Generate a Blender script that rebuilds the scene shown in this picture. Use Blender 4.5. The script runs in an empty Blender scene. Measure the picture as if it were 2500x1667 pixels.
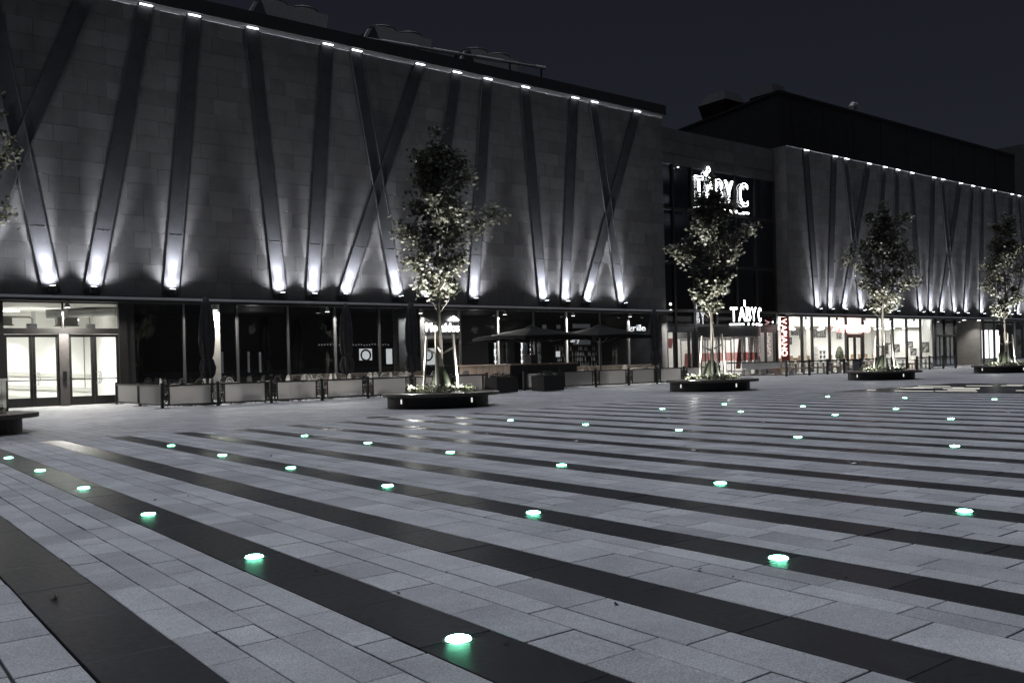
import bpy, math, random
from mathutils import Vector, Matrix
R = math.radians
rnd = random.Random(7)
SC = bpy.context.scene
COL = SC.collection

# ------------------------------------------------------------------ camera
YAW, PITCH, ROLL = R(37.8586), R(-0.4747), R(-1.4233)
fw = Vector((math.sin(YAW)*math.cos(PITCH), math.cos(YAW)*math.cos(PITCH), math.sin(PITCH)))
r0 = Vector((math.cos(YAW), -math.sin(YAW), 0)); u0 = r0.cross(fw)
rv = r0*math.cos(ROLL)+u0*math.sin(ROLL); uv = u0*math.cos(ROLL)-r0*math.sin(ROLL)
cd = bpy.data.cameras.new('camera'); cam = bpy.data.objects.new('camera', cd); COL.objects.link(cam)
cam.matrix_world = Matrix(((rv.x, uv.x, -fw.x, 0), (rv.y, uv.y, -fw.y, 0), (rv.z, uv.z, -fw.z, 1.2526), (0, 0, 0, 1)))
cd.sensor_width = 36; cd.lens = 31.525; cd.shift_y = 0.02793; cd.clip_end = 3000; cd.clip_start = 0.05
SC.camera = cam

# ------------------------------------------------------------------ sky, soft light from above, exposure
W = bpy.data.worlds.new('World'); SC.world = W; W.use_nodes = True
wn = W.node_tree.nodes; wl = W.node_tree.links
bg = wn['Background']; sky = wn.new('ShaderNodeTexSky'); sky.sky_type = 'NISHITA'; sky.sun_disc = False
sky.sun_elevation = R(86); sky.sun_rotation = R(0); sky.air_density = 1.0; sky.dust_density = 0.3; sky.ozone_density = 3.0
hs = wn.new('ShaderNodeHueSaturation'); hs.inputs['Saturation'].default_value = 0.62
wl.new(sky.outputs[0], hs.inputs['Color']); tn = wn.new('ShaderNodeVectorMath'); tn.operation = 'MULTIPLY'; tn.inputs[1].default_value = (1.10, .98, 1.06)
wl.new(hs.outputs[0], tn.inputs[0]); wl.new(tn.outputs[0], bg.inputs['Color'])
bg.inputs['Strength'].default_value = 0.0036
sd = bpy.data.lights.new('sky_glow_sun', 'SUN'); sun = bpy.data.objects.new('sky_glow_sun', sd); COL.objects.link(sun)
sd.energy = 1.68; sd.angle = R(44); sd.color = (0.88, 0.925, 1.03); sun.rotation_euler = (R(-4), 0, 0)
SC.view_settings.view_transform = 'Standard'; SC.view_settings.look = 'None'
SC.view_settings.exposure = 0; SC.view_settings.gamma = 1; SC.view_settings.use_curve_mapping = False
SC.cycles.use_denoising = True
SC.cycles.max_bounces = 8; SC.cycles.diffuse_bounces = 3; SC.cycles.glossy_bounces = 3
SC.cycles.transmission_bounces = 4; SC.cycles.transparent_max_bounces = 12
SC.cycles.caustics_reflective = False; SC.cycles.caustics_refractive = False
SC.cycles.sample_clamp_indirect = 3.0

# ------------------------------------------------------------------ materials
def newmat(n):
    m = bpy.data.materials.new(n); m.use_nodes = True
    nt = m.node_tree; return m, nt, nt.nodes, nt.links, nt.nodes['Principled BSDF']
def coords(N, L, scale=(1, 1, 1), rot=(0, 0, 0), kind='Object'):
    t = N.new('ShaderNodeTexCoord'); mp = N.new('ShaderNodeMapping')
    mp.inputs['Scale'].default_value = scale; mp.inputs['Rotation'].default_value = rot
    L.new(t.outputs[kind], mp.inputs['Vector']); return mp.outputs[0]
def geo_pos(N, L, scale=(1, 1, 1)):
    g = N.new('ShaderNodeNewGeometry'); mp = N.new('ShaderNodeMapping'); mp.inputs['Scale'].default_value = scale
    L.new(g.outputs['Position'], mp.inputs['Vector']); return mp.outputs[0]
def noise(N, L, vec, sc, det=4, rough=.6):
    n = N.new('ShaderNodeTexNoise'); n.inputs['Scale'].default_value = sc; n.inputs['Detail'].default_value = det
    n.inputs['Roughness'].default_value = rough
    L.new(vec, n.inputs['Vector']); return n.outputs['Fac']
def maprange(N, L, v, a, b, c, d):
    m = N.new('ShaderNodeMapRange'); L.new(v, m.inputs[0])
    for i, x in enumerate((a, b, c, d)): m.inputs[i+1].default_value = x
    return m.outputs[0]
def mul(N, L, a, b, op='MULTIPLY'):
    m = N.new('ShaderNodeMath'); m.operation = op
    for i, x in enumerate((a, b)):
        if isinstance(x, (int, float)): m.inputs[i].default_value = x
        else: L.new(x, m.inputs[i])
    return m.outputs[0]
def tint(N, L, col, fac):
    m = N.new('ShaderNodeVectorMath'); m.operation = 'SCALE'; m.inputs[0].default_value = col; L.new(fac, m.inputs['Scale']); return m.outputs[0]
def bump(N, L, P, h, st, dist):
    b = N.new('ShaderNodeBump'); b.inputs['Strength'].default_value = st; b.inputs['Distance'].default_value = dist
    L.new(h, b.inputs['Height']); L.new(b.outputs[0], P.inputs['Normal'])

def mat(n, col, rough=.6, metal=0, var=.25, vs=6.0, bmp=.0, bs=40, spec=.5):
    m, nt, N, L, P = newmat(n)
    v = coords(N, L); f = noise(N, L, v, vs)
    L.new(tint(N, L, col, maprange(N, L, f, .25, .75, 1-var, 1+var)), P.inputs['Base Color'])
    P.inputs['Roughness'].default_value = rough; P.inputs['Metallic'].default_value = metal
    P.inputs['Specular IOR Level'].default_value = spec
    L.new(maprange(N, L, noise(N, L, v, vs*2.3), .3, .7, max(0.02, rough-.08), min(1, rough+.08)), P.inputs['Roughness'])
    if bmp: bump(N, L, P, noise(N, L, v, bs), bmp, .01)
    return m
def emit(n, col, st):
    m, nt, N, L, P = newmat(n)
    P.inputs['Base Color'].default_value = (.6, .6, .6, 1)
    P.inputs['Emission Color'].default_value = (*col, 1); P.inputs['Emission Strength'].default_value = st
    P.inputs['Roughness'].default_value = .4
    return m
def tone_src(N, L, stuff):
    if stuff:
        a = N.new('ShaderNodeAttribute'); a.attribute_name = 'tone'; return a.outputs['Fac']
    return N.new('ShaderNodeObjectInfo').outputs['Random']
def slab_mat(n, col, lo, hi, rough, stuff, strip=False, gr=.16):
    m, nt, N, L, P = newmat(n)
    t = tone_src(N, L, stuff); pos = geo_pos(N, L)
    g1 = noise(N, L, pos, 95, 3, .85); g2 = noise(N, L, pos, 1.7, 5, .6); g3 = noise(N, L, pos, 22, 4, .7)
    f = mul(N, L, maprange(N, L, t, 0, 1, lo, hi), maprange(N, L, g1, .3, .7, 1-gr, 1+gr))
    f = mul(N, L, f, maprange(N, L, g2, .3, .7, .80, 1.16)); f = mul(N, L, f, maprange(N, L, g3, .3, .7, .86, 1.12))
    # small dark specks of dirt
    sp = noise(N, L, pos, 55, 1, .5); f = mul(N, L, f, maprange(N, L, sp, .17, .21, .55, 1))
    L.new(tint(N, L, col, f), P.inputs['Base Color'])
    L.new(maprange(N, L, g3, .3, .7, rough-.06, rough+.08), P.inputs['Roughness'])
    if not strip and rough < .6: P.inputs['Specular IOR Level'].default_value = .45
    h = mul(N, L, g1, .5)
    if strip:
        w = N.new('ShaderNodeTexWave'); w.bands_direction = 'X'; w.inputs['Scale'].default_value = 22; w.inputs['Distortion'].default_value = 1.2
        L.new(pos, w.inputs['Vector'])
        on = maprange(N, L, t, .80, .82, 0, .8); h = mul(N, L, h, mul(N, L, w.outputs['Fac'], on), 'ADD')
    bump(N, L, P, h, .35 if rough > .6 else .12, .004)
    return m
M = {}
M['slab'] = slab_mat('light_paving', (.385, .39, .405), .80, 1.14, .8, False, True, .5)
M['slab_s'] = slab_mat('light_paving_far', (.385, .39, .405), .80, 1.14, .8, True, True, .5)
M['dark'] = slab_mat('dark_granite', (.022, .022, .0255), .75, 1.3, .42, False, gr=.5)
M['dark_s'] = slab_mat('dark_granite_far', (.022, .022, .0255), .75, 1.3, .42, True, gr=.5)
M['field'] = mat('matte_dark_stone', (.022, .023, .026), .5, var=.3, vs=3, spec=.25)
M['joint'] = mat('joint_sand', (.025, .024, .023), .95, var=.4, vs=30)
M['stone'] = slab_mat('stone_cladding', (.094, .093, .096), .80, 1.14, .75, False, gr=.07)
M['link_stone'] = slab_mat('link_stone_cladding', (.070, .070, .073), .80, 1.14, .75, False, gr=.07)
M['stone_s'] = slab_mat('stone_cladding_far', (.094, .093, .096), .80, 1.14, .75, True, gr=.07)
def outer_mat():
    m, nt, N, L, P = newmat('plaza_outer_paving')
    pos = geo_pos(N, L)
    mp = N.new('ShaderNodeMapping'); mp.inputs['Rotation'].default_value = (0, 0, R(90)); L.new(pos, mp.inputs['Vector'])
    b = N.new('ShaderNodeTexBrick'); b.offset = .37; b.inputs['Scale'].default_value = 1; b.inputs['Mortar Size'].default_value = .008
    b.inputs['Brick Width'].default_value = .62; b.inputs['Row Height'].default_value = .27; b.inputs['Bias'].default_value = 0
    b.inputs['Color1'].default_value = (.86, .86, .86, 1); b.inputs['Color2'].default_value = (1.12, 1.12, 1.12, 1); b.inputs['Mortar'].default_value = (.3, .3, .3, 1)
    L.new(mp.outputs[0], b.inputs['Vector'])
    g2 = noise(N, L, pos, .5, 6, .65); g1 = noise(N, L, pos, 9, 4, .7)
    f = mul(N, L, b.outputs['Color'], maprange(N, L, g2, .3, .7, .8, 1.14)); f = mul(N, L, f, maprange(N, L, g1, .3, .7, .85, 1.12))
    L.new(tint(N, L, (.33, .335, .345), f), P.inputs['Base Color']); P.inputs['Roughness'].default_value = .72
    inv = mul(N, L, 1.0, b.outputs['Fac'], 'SUBTRACT'); bump(N, L, P, inv, .5, .006)
    return m
M['outer'] = outer_mat()
M['black'] = mat('black_metal', (.012, .012, .013), .42, var=.15)
M['beam'] = mat('dark_glossy_steel', (.046, .047, .051), .32, var=.2, vs=1.5, spec=.12)
M['steel'] = mat('brushed_steel', (.42, .42, .43), .3, metal=.9, var=.1)
M['frame'] = mat('dark_bronze_frame', (.017, .0165, .016), .4, var=.15)
M['post'] = mat('grey_door_post', (.16, .15, .145), .4, metal=.4, var=.15)
M['pole'] = mat('lamplit_mullion', (.45, .45, .45), .4)  # paler copy of the mullion grey, lamp light put into the colour
M['mull'] = mat('grey_mullion', (.10, .10, .102), .42, metal=.4, var=.1)
M['ledge'] = mat('ledge_metal', (.70, .70, .72), .4, metal=.3, var=.1)
M['roof'] = mat('black_roof_metal', (.006, .006, .007), .7, var=.2)
M['block'] = mat('black_cladding', (.010, .010, .012), .75, var=.2, vs=.4)
M['unit'] = mat('grey_unit_casing', (.34, .34, .33), .5, var=.15)
M['unitblk'] = mat('fan_guard', (.012, .012, .012), .5)
M['white'] = mat('white_wall_paint', (.80, .79, .76), .8, var=.04, vs=1)
M['greyw'] = mat('grey_band_paint', (.52, .51, .47), .8, var=.06, vs=2)
M['concrete'] = mat('pale_concrete', (.40, .385, .36), .8, var=.12, vs=2, bmp=.1)
M['intdark'] = mat('dark_interior_wall', (.03, .028, .027), .7, var=.3, vs=1)
M['intfloor'] = mat('interior_floor', (.12, .11, .10), .4, var=.2)
M['duct'] = mat('galvanised_duct', (.42, .42, .41), .4, metal=.5, var=.15, vs=3)
M['acbox'] = mat('grey_heater_box', (.20, .195, .18), .6, var=.15)
def wood_mat(n, col, sc=(14, 14, .8), rough=.65):
    m, nt, N, L, P = newmat(n)
    v = coords(N, L, sc); f = noise(N, L, v, 2.2, 5, .6)
    o = N.new('ShaderNodeObjectInfo').outputs['Random']
    f = mul(N, L, maprange(N, L, f, .25, .75, .6, 1.35), maprange(N, L, o, 0, 1, .75, 1.25))
    L.new(tint(N, L, col, f), P.inputs['Base Color']); P.inputs['Roughness'].default_value = rough
    return m
M['wood'] = wood_mat('weathered_wood', (.20, .155, .12))
M['plinth'] = wood_mat('grey_brown_boards', (.17, .14, .115))
M['oak'] = wood_mat('oak_furniture', (.36, .25, .17))
M['stake'] = wood_mat('pale_stake_wood', (.10, .092, .08))
M['bench'] = wood_mat('dark_bench_wood', (.07, .062, .056), (3, 3, 3))
M['benchbase'] = mat('black_planter_steel', (.006, .006, .007), .7)
M['fabric'] = mat('charcoal_canvas', (.028, .028, .031), .85, var=.2, vs=3, bmp=.1, bs=200)
M['fabric2'] = mat('dark_grey_canvas', (.008, .008, .009), .9, var=.15, vs=3, spec=.15, bmp=.1, bs=200)
M['wicker'] = mat('pale_wicker', (.62, .60, .56), .7, var=.25, vs=60, bmp=.3, bs=160)
M['wicker_dark'] = mat('dark_rattan', (.05, .045, .04), .6, var=.3, vs=60)
M['table'] = mat('white_table_top', (.72, .71, .69), .35, var=.05)
M['plastic'] = mat('black_plastic', (.012, .012, .013), .45)
M['bag'] = mat('green_water_bag', (.035, .045, .026), .5, var=.3, vs=9)
M['bin'] = mat('grey_slatted_board', (.22, .22, .215), .7, var=.25, vs=12)
M['soil'] = mat('dark_soil', (.02, .016, .012), .95, var=.4, vs=12, bmp=.5, bs=30)
M['bark'] = mat('maple_bark', (.12, .11, .095), .85, var=.45, vs=14, bmp=.6, bs=30)
M['red'] = mat('red_panel', (.15, .04, .036), .5, var=.1)
M['twine'] = mat('pale_tie_band', (.25, .235, .21), .7)
def leaf_mat(n, a, b):
    m, nt, N, L, P = newmat(n)
    g = N.new('ShaderNodeNewGeometry')
    mx = N.new('ShaderNodeMix'); mx.data_type = 'RGBA'; mx.inputs['A'].default_value = (*a, 1); mx.inputs['B'].default_value = (*b, 1)
    L.new(g.outputs['Random Per Island'], mx.inputs['Factor']); L.new(mx.outputs['Result'], P.inputs['Base Color'])
    P.inputs['Roughness'].default_value = .55
    tr = N.new('ShaderNodeBsdfTranslucent'); L.new(mx.outputs['Result'], tr.inputs['Color'])
    ms = N.new('ShaderNodeMixShader'); ms.inputs[0].default_value = .25
    L.new(P.outputs[0], ms.inputs[1]); L.new(tr.outputs[0], ms.inputs[2]); L.new(ms.outputs[0], N['Material Output'].inputs[0])
    return m
M['leaf'] = leaf_mat('maple_leaves', (.020, .022, .015), (.088, .089, .064))
M['shrub'] = leaf_mat('dark_shrub_leaves', (.012, .014, .010), (.035, .037, .028))
M['plant'] = leaf_mat('planter_leaves', (.045, .055, .03), (.15, .16, .11))
def glass_mat(n, col=(.95, .97, .97), refl=1.0, rough=0.0):
    m, nt, N, L, P = newmat(n); N.remove(P)
    t = N.new('ShaderNodeBsdfTransparent'); t.inputs[0].default_value = (*col, 1)
    g = N.new('ShaderNodeBsdfGlossy'); g.inputs['Roughness'].default_value = rough; g.inputs[0].default_value = (.95, .96, 1, 1)
    f = N.new('ShaderNodeFresnel'); gm = N.new('ShaderNodeNewGeometry')
    L.new(maprange(N, L, gm.outputs['Backfacing'], 0, 1, 1.5, 1/1.5), f.inputs['IOR'])
    ms = N.new('ShaderNodeMixShader'); L.new(mul(N, L, f.outputs[0], refl), ms.inputs[0])
    L.new(t.outputs[0], ms.inputs[1]); L.new(g.outputs[0], ms.inputs[2]); L.new(ms.outputs[0], N['Material Output'].inputs[0])
    return m
M['glass'] = glass_mat('clear_glass')
M['tglass'] = glass_mat('tinted_glass', (.62, .64, .66), 1.5)
M['redfilm'] = glass_mat('red_glass_film', (.62, .33, .31), .6)
def frost_mat():
    m, nt, N, L, P = newmat('frosted_glass')
    P.inputs['Base Color'].default_value = (.42, .42, .42, 1); P.inputs['Roughness'].default_value = .5
    tr = N.new('ShaderNodeBsdfTranslucent'); tr.inputs[0].default_value = (.60, .59, .575, 1)
    tp = N.new('ShaderNodeBsdfTransparent')
    a = N.new('ShaderNodeMixShader'); a.inputs[0].default_value = .72; L.new(P.outputs[0], a.inputs[1]); L.new(tr.outputs[0], a.inputs[2])
    b = N.new('ShaderNodeMixShader'); b.inputs[0].default_value = .28; L.new(a.outputs[0], b.inputs[1]); L.new(tp.outputs[0], b.inputs[2])
    L.new(b.outputs[0], N['Material Output'].inputs[0]); return m
M['frost'] = frost_mat()
M['lamp_green'] = emit('green_white_led', (.22, 1.0, .60), 60)
M['uplamp'] = emit('uplight_lens', (.93, .94, 1), 12)
M['topled'] = emit('cornice_led', (.92, .94, 1), 6)
M['neon'] = emit('white_neon', (1, 1, 1), 9)
M['blade'] = emit('blade_letters', (1, .66, .62), 5.0)
M['neon_red'] = emit('pink_neon', (1, .40, .34), 13)
M['vap_red'] = emit('red_sign_panel', (1, .16, .13), .02); M['vap_red'].node_tree.nodes['Principled BSDF'].inputs['Base Color'].default_value = (.12, .012, .01, 1)
M['fluoro'] = emit('fluorescent_tube', (1, .98, .92), 5)
M['disc'] = emit('pendant_disc', (1, .97, .92), 9)
M['spotdisc'] = emit('ceiling_spot', (1, .97, .9), 3)
M['strip'] = emit('white_led_strip', (1, .97, .86), .9)
M['slot'] = emit('bench_slot_light', (1, .97, .92), .8)
M['fridge'] = emit('fridge_backlight', (1, .99, .96), 3.2)
M['cabinet'] = emit('bright_shop_panel', (.97, .98, 1), 2.4)
M['screen'] = emit('lit_menu_board', (1, 1, .97), 1.2)
M['band'] = emit('far_lit_balcony', (.62, .56, .56), .09)
M['bluelit'] = emit('bluish_room_glow', (.35, .40, .62), .16)
M['grey_reflection'] = emit('grey_reflection_glow', (.6, .6, .62), .14)  # emission stands in for reflections in the restaurant glass
def photo_mat(n, sc, a, b):
    m, nt, N, L, P = newmat(n)
    v = coords(N, L); f = noise(N, L, v, sc, 6, .7)
    cr = N.new('ShaderNodeValToRGB'); cr.color_ramp.elements[0].position = .42; cr.color_ramp.elements[1].position = .62
    cr.color_ramp.elements[0].color = (*a, 1); cr.color_ramp.elements[1].color = (*b, 1)
    L.new(f, cr.inputs[0]); L.new(cr.outputs[0], P.inputs['Base Color']); P.inputs['Roughness'].default_value = .5; return m
M['photo'] = photo_mat('framed_print', 3.2, (.03, .03, .032), (.45, .44, .42))
M['photo2'] = photo_mat('dark_print', 5, (.02, .02, .022), (.22, .21, .21))

# ------------------------------------------------------------------ helpers
def wmat(o):
    m = Matrix.Identity(4)
    while o is not None:
        m = o.matrix_basis @ m; o = o.parent
    return m
class MB:
    def __init__(s): s.v = []; s.f = []; s.t = []; s.tone = 0.5
    def add(s, vs, fs):
        b = len(s.v); s.v += [tuple(p) for p in vs]; s.f += [tuple(i+b for i in f) for f in fs]; s.t += [s.tone]*len(fs); return s
    def box(s, x0, x1, y0, y1, z0, z1):
        return s.add([(x0, y0, z0), (x1, y0, z0), (x1, y1, z0), (x0, y1, z0), (x0, y0, z1), (x1, y0, z1), (x1, y1, z1), (x0, y1, z1)],
                     [(3, 2, 1, 0), (4, 5, 6, 7), (0, 1, 5, 4), (1, 2, 6, 5), (2, 3, 7, 6), (3, 0, 4, 7)])
    def slab(s, x0, x1, y0, y1, z0, z1, c=.004, jz=None):
        # chamfered top, open bottom
        j = jz or (0, 0, 0, 0)
        return s.add([(x0, y0, z0), (x1, y0, z0), (x1, y1, z0), (x0, y1, z0),
                      (x0, y0, z1-c+j[0]), (x1, y0, z1-c+j[1]), (x1, y1, z1-c+j[2]), (x0, y1, z1-c+j[3]),
                      (x0+c, y0+c, z1+j[0]), (x1-c, y0+c, z1+j[1]), (x1-c, y1-c, z1+j[2]), (x0+c, y1-c, z1+j[3])],
                     [(0, 1, 5, 4), (1, 2, 6, 5), (2, 3, 7, 6), (3, 0, 4, 7), (4, 5, 9, 8), (5, 6, 10, 9), (6, 7, 11, 10), (7, 4, 8, 11), (8, 9, 10, 11)])
    def hexa(s, p): return s.add(p, [(3, 2, 1, 0), (4, 5, 6, 7), (0, 1, 5, 4), (1, 2, 6, 5), (2, 3, 7, 6), (3, 0, 4, 7)])
    def tube(s, p0, p1, a, b=None, n=10, caps=True):
        b = a if b is None else b
        p0 = Vector(p0); p1 = Vector(p1); d = (p1-p0)
        if d.length < 1e-6: return s
        d.normalize(); x = d.orthogonal().normalized(); y = d.cross(x)
        vs = []
        for p, rr in ((p0, a), (p1, b)):
            for i in range(n):
                t = 2*math.pi*i/n; vs.append(p+x*math.cos(t)*rr+y*math.sin(t)*rr)
        fs = [(i, (i+1) % n, n+(i+1) % n, n+i) for i in range(n)]
        if caps: fs += [tuple(range(n-1, -1, -1)), tuple(range(n, 2*n))]
        return s.add(vs, fs)
    def path(s, pts, rad, n=6):
        rr = rad if isinstance(rad, (list, tuple)) else [rad]*len(pts)
        pts = [Vector(p) for p in pts]; vs = []; x = None
        for i, p in enumerate(pts):
            d = (pts[min(i+1, len(pts)-1)]-pts[max(i-1, 0)]).normalized()
            x = d.orthogonal().normalized() if x is None else (x-d*x.dot(d)).normalized()
            y = d.cross(x)
            for k in range(n):
                t = 2*math.pi*k/n; vs.append(p+(x*math.cos(t)+y*math.sin(t))*rr[i])
        fs = []
        for i in range(len(pts)-1):
            for k in range(n): fs.append((i*n+k, i*n+(k+1) % n, (i+1)*n+(k+1) % n, (i+1)*n+k))
        fs += [tuple(range(n-1, -1, -1)), tuple(range((len(pts)-1)*n, len(pts)*n))]
        return s.add(vs, fs)
    def lathe(s, prof, c=(0, 0, 0), n=24, mod=None, a0=0, a1=2*math.pi):
        full = abs(a1-a0-2*math.pi) < 1e-6; m = n if full else n+1; vs = []
        for k, (rr, z) in enumerate(prof):
            for i in range(m):
                t = a0+(a1-a0)*i/n; q = rr*(mod(t, z, k) if mod else 1)
                vs.append((c[0]+q*math.cos(t), c[1]+q*math.sin(t), c[2]+z))
        fs = []
        for k in range(len(prof)-1):
            for i in range(n):
                j = (i+1) % m; fs.append((k*m+i, k*m+j, (k+1)*m+j, (k+1)*m+i))
        return s.add(vs, fs)
    def ring(s, c, r0, r1, z0, z1, n=24, a0=0, a1=2*math.pi):
        full = abs(a1-a0-2*math.pi) < 1e-6
        s.lathe([(r0, z0), (r1, z0), (r1, z1), (r0, z1), (r0, z0)], c, n, None, a0, a1)
        if not full:
            for a, fl in ((a0, False), (a1, True)):
                ps = [(c[0]+q*math.cos(a), c[1]+q*math.sin(a), c[2]+z) for q, z in ((r0, z0), (r1, z0), (r1, z1), (r0, z1))]
                s.add(ps, [(3, 2, 1, 0) if fl else (0, 1, 2, 3)])
        return s
    def mesh(s, name, m, smooth=False, tones=False):
        me = bpy.data.meshes.new(name); me.from_pydata(s.v, [], s.f); me.materials.append(m)
        if smooth:
            for p in me.polygons: p.use_smooth = True
        if tones:
            at = me.attributes.new('tone', 'FLOAT', 'FACE'); at.data.foreach_set('value', s.t)
        me.update(); return me
    def build(s, name, m, parent=None, smooth=False, kind=None, tones=False, label=None, local=False):
        if parent is not None and not local:
            iv = wmat(parent).inverted(); s.v = [tuple(iv @ Vector(p)) for p in s.v]
        o = bpy.data.objects.new(name, s.mesh(name, m, smooth, tones)); COL.objects.link(o)
        if parent is not None: o.parent = parent
        if kind: o['kind'] = kind
        if label: o['label'] = label
        return o
    def solo(s, name, m, label, cat, group=None, origin=None, smooth=False):
        if origin:
            s.v = [(a-origin[0], b-origin[1], c-origin[2]) for a, b, c in s.v]
        o = s.build(name, m, smooth=smooth)
        if origin: o.location = origin
        o['label'] = label; o['category'] = cat
        if group: o['group'] = group
        return o
def thing(name, label, cat, loc=(0, 0, 0), rz=0, group=None):
    o = bpy.data.objects.new(name, None); COL.objects.link(o); o.location = loc; o.rotation_euler = (0, 0, rz); o.empty_display_size = .2
    o['label'] = label; o['category'] = cat
    if group: o['group'] = group
    return o
def struct(name, loc=(0, 0, 0)):
    o = bpy.data.objects.new(name, None); COL.objects.link(o); o.location = loc; o['kind'] = 'structure'; return o
def inst(name, me, parent, loc, rot=None):
    o = bpy.data.objects.new(name, me); COL.objects.link(o); o.parent = parent
    o.location = wmat(parent).inverted() @ Vector(loc)
    if rot: o.rotation_euler = rot
    return o
def kids(o): return [c for c in bpy.data.objects if c.parent == o]
def copy_tree(o, loc=None, rz=None, label=None, group=None, parent=None):
    c = o.copy(); COL.objects.link(c)
    if parent is not None: c.parent = parent
    if loc is not None: c.location = loc
    if rz is not None: c.rotation_euler = (0, 0, rz)
    if label: c['label'] = label
    if group: c['group'] = group
    for ch in list(o.children): copy_tree(ch, parent=c)
    return c
def spot(loc, tgt, e, size, blend=1.0, rad=.05, col=(1, 1, 1), name='spot_lamp'):
    l = bpy.data.lights.new(name, 'SPOT'); l.energy = e; l.spot_size = R(size); l.spot_blend = blend; l.shadow_soft_size = rad; l.color = col
    o = bpy.data.objects.new(name, l); COL.objects.link(o); o.location = loc
    o.rotation_euler = (Vector(tgt)-Vector(loc)).to_track_quat('-Z', 'Y').to_euler(); return o
def point(loc, e, rad=.05, col=(1, 1, 1), name='point_lamp', spec=1.0):
    l = bpy.data.lights.new(name, 'POINT'); l.energy = e; l.shadow_soft_size = rad; l.color = col; l.specular_factor = spec
    o = bpy.data.objects.new(name, l); COL.objects.link(o); o.location = loc; return o
def area(loc, tgt, e, sx, sy, col=(1, 1, 1), name='area_lamp', up='Y'):
    l = bpy.data.lights.new(name, 'AREA'); l.shape = 'RECTANGLE'; l.size = sx; l.size_y = sy; l.energy = e; l.color = col
    o = bpy.data.objects.new(name, l); COL.objects.link(o); o.location = loc
    o.rotation_euler = (Vector(tgt)-Vector(loc)).to_track_quat('-Z', up).to_euler(); return o
ORD = ['first', 'second', 'third', 'fourth', 'fifth', 'sixth', 'seventh', 'eighth', 'ninth', 'tenth', 'eleventh', 'twelfth',
       'thirteenth', 'fourteenth', 'fifteenth', 'sixteenth', 'seventeenth', 'eighteenth', 'nineteenth', 'twentieth']
def yaw_of(x, y): return math.atan2(x, y)
def in_view(x, y, marg=1.2):
    # plan-view wedge seen by the photograph, with a margin in metres
    a0, a1 = R(7.6), R(68.2)
    d0 = x*math.cos(a0)-y*math.sin(a0); d1 = -x*math.cos(a1)+y*math.sin(a1)
    return d0 > -marg and d1 > -marg

# ------------------------------------------------------------------ ground and paving
SX0, SX1, SY0, SY1 = -3.72, 26.88, -2.0, 18.6
g = MB(); g.add([(-1500, -1500, -.05), (1500, -1500, -.05), (1500, 1500, -.05), (-1500, 1500, -.05)], [(0, 1, 2, 3)])
go = g.build('ground', M['joint'], kind='structure')
g = MB()
for a in ((-60, 140, SY1, 60), (-60, SX0, -60, SY1), (SX1, 140, -60, SY1), (SX0, SX1, -60, SY0)):
    g.add([(a[0], a[2], 0), (a[1], a[2], 0), (a[1], a[3], 0), (a[0], a[3], 0)], [(0, 1, 2, 3)])
pav = g.build('plaza_pavement', M['outer'], kind='structure')
light = []; dark = []
k = 0
for kx in range(-4, 22):
    xs = 1.08+1.2*kx
    # dark stripe
    y = 18.6-rnd.choice((0, 0, .05))
    if kx == -4: continue
    while y > SY0:
        L_ = .8; dark.append((xs-.2, xs+.2, y-L_, y)); y -= L_
    # light band to the right of it, divided into courses
    parts = rnd.choice(((.2, .2, .2, .2), (.2, .3, .3), (.27, .26, .27), (.4, .2, .2), (.2, .4, .2), (.3, .2, .3)))
    x = xs+.2
    for wd in parts:
        y = SY1-rnd.uniform(0, .1) if False else SY1
        y0 = y
        first = rnd.uniform(.2, .7)
        while y > SY0:
            ln = first if y == SY1 else rnd.choice((.3, .4, .4, .5, .6, .6, .7, .8))
            if wd > .35: ln = max(ln, .5)
            light.append((x, x+wd, y-ln, y)); y -= ln
        x += wd
def pix(b):
    cx, cy = (b[0]+b[1])/2, (b[2]+b[3])/2
    d = cx*fw.x+cy*fw.y
    if d < 2.2 or not in_view(cx, cy, .1): return 0
    s = 2190/d; return s*s*(b[1]-b[0])*(b[3]-b[2])*(1.25/d)
def lay(lst, name, m1, m2, gap):
    lst = [b for b in lst if in_view((b[0]+b[1])/2, (b[2]+b[3])/2, 5.5) or (b[3] > -1 and abs(b[0]) < 3)]
    lst.sort(key=pix, reverse=True)
    cache = {}
    st = MB()
    for i, b in enumerate(lst):
        w, l = b[1]-b[0], b[3]-b[2]; cx, cy = (b[0]+b[1])/2, (b[2]+b[3])/2
        if i < 300 and pix(b) > 0:
            key = (round(w, 2), round(l, 2))
            if key not in cache:
                gw = gap*rnd.choice((.3, .45, .6, .8))
                cache[key] = MB().slab(-w/2+gw, w/2-gw, -l/2+gw, l/2-gw, -.04, 0, .003).mesh(name, m1)
            inst(name, cache[key], pav, (cx, cy, rnd.uniform(-.0015, .0015)), (rnd.uniform(-.0012, .0012), rnd.uniform(-.0012, .0012), rnd.uniform(-.002, .002)))
        else:
            st.tone = rnd.random(); j = rnd.uniform(-.0012, .0012)
            gw = gap*rnd.uniform(.25, .8)
            st.slab(b[0]+gw, b[1]-gw, b[2]+gw, b[3]-gw, -.04, j, .003)
    st.build(name, m2, pav, kind='stuff', tones=True)
lay(light, 'paving_slab', M['slab'], M['slab_s'], .010)
lay(dark, 'dark_slab', M['dark'], M['dark_s'], .010)
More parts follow.
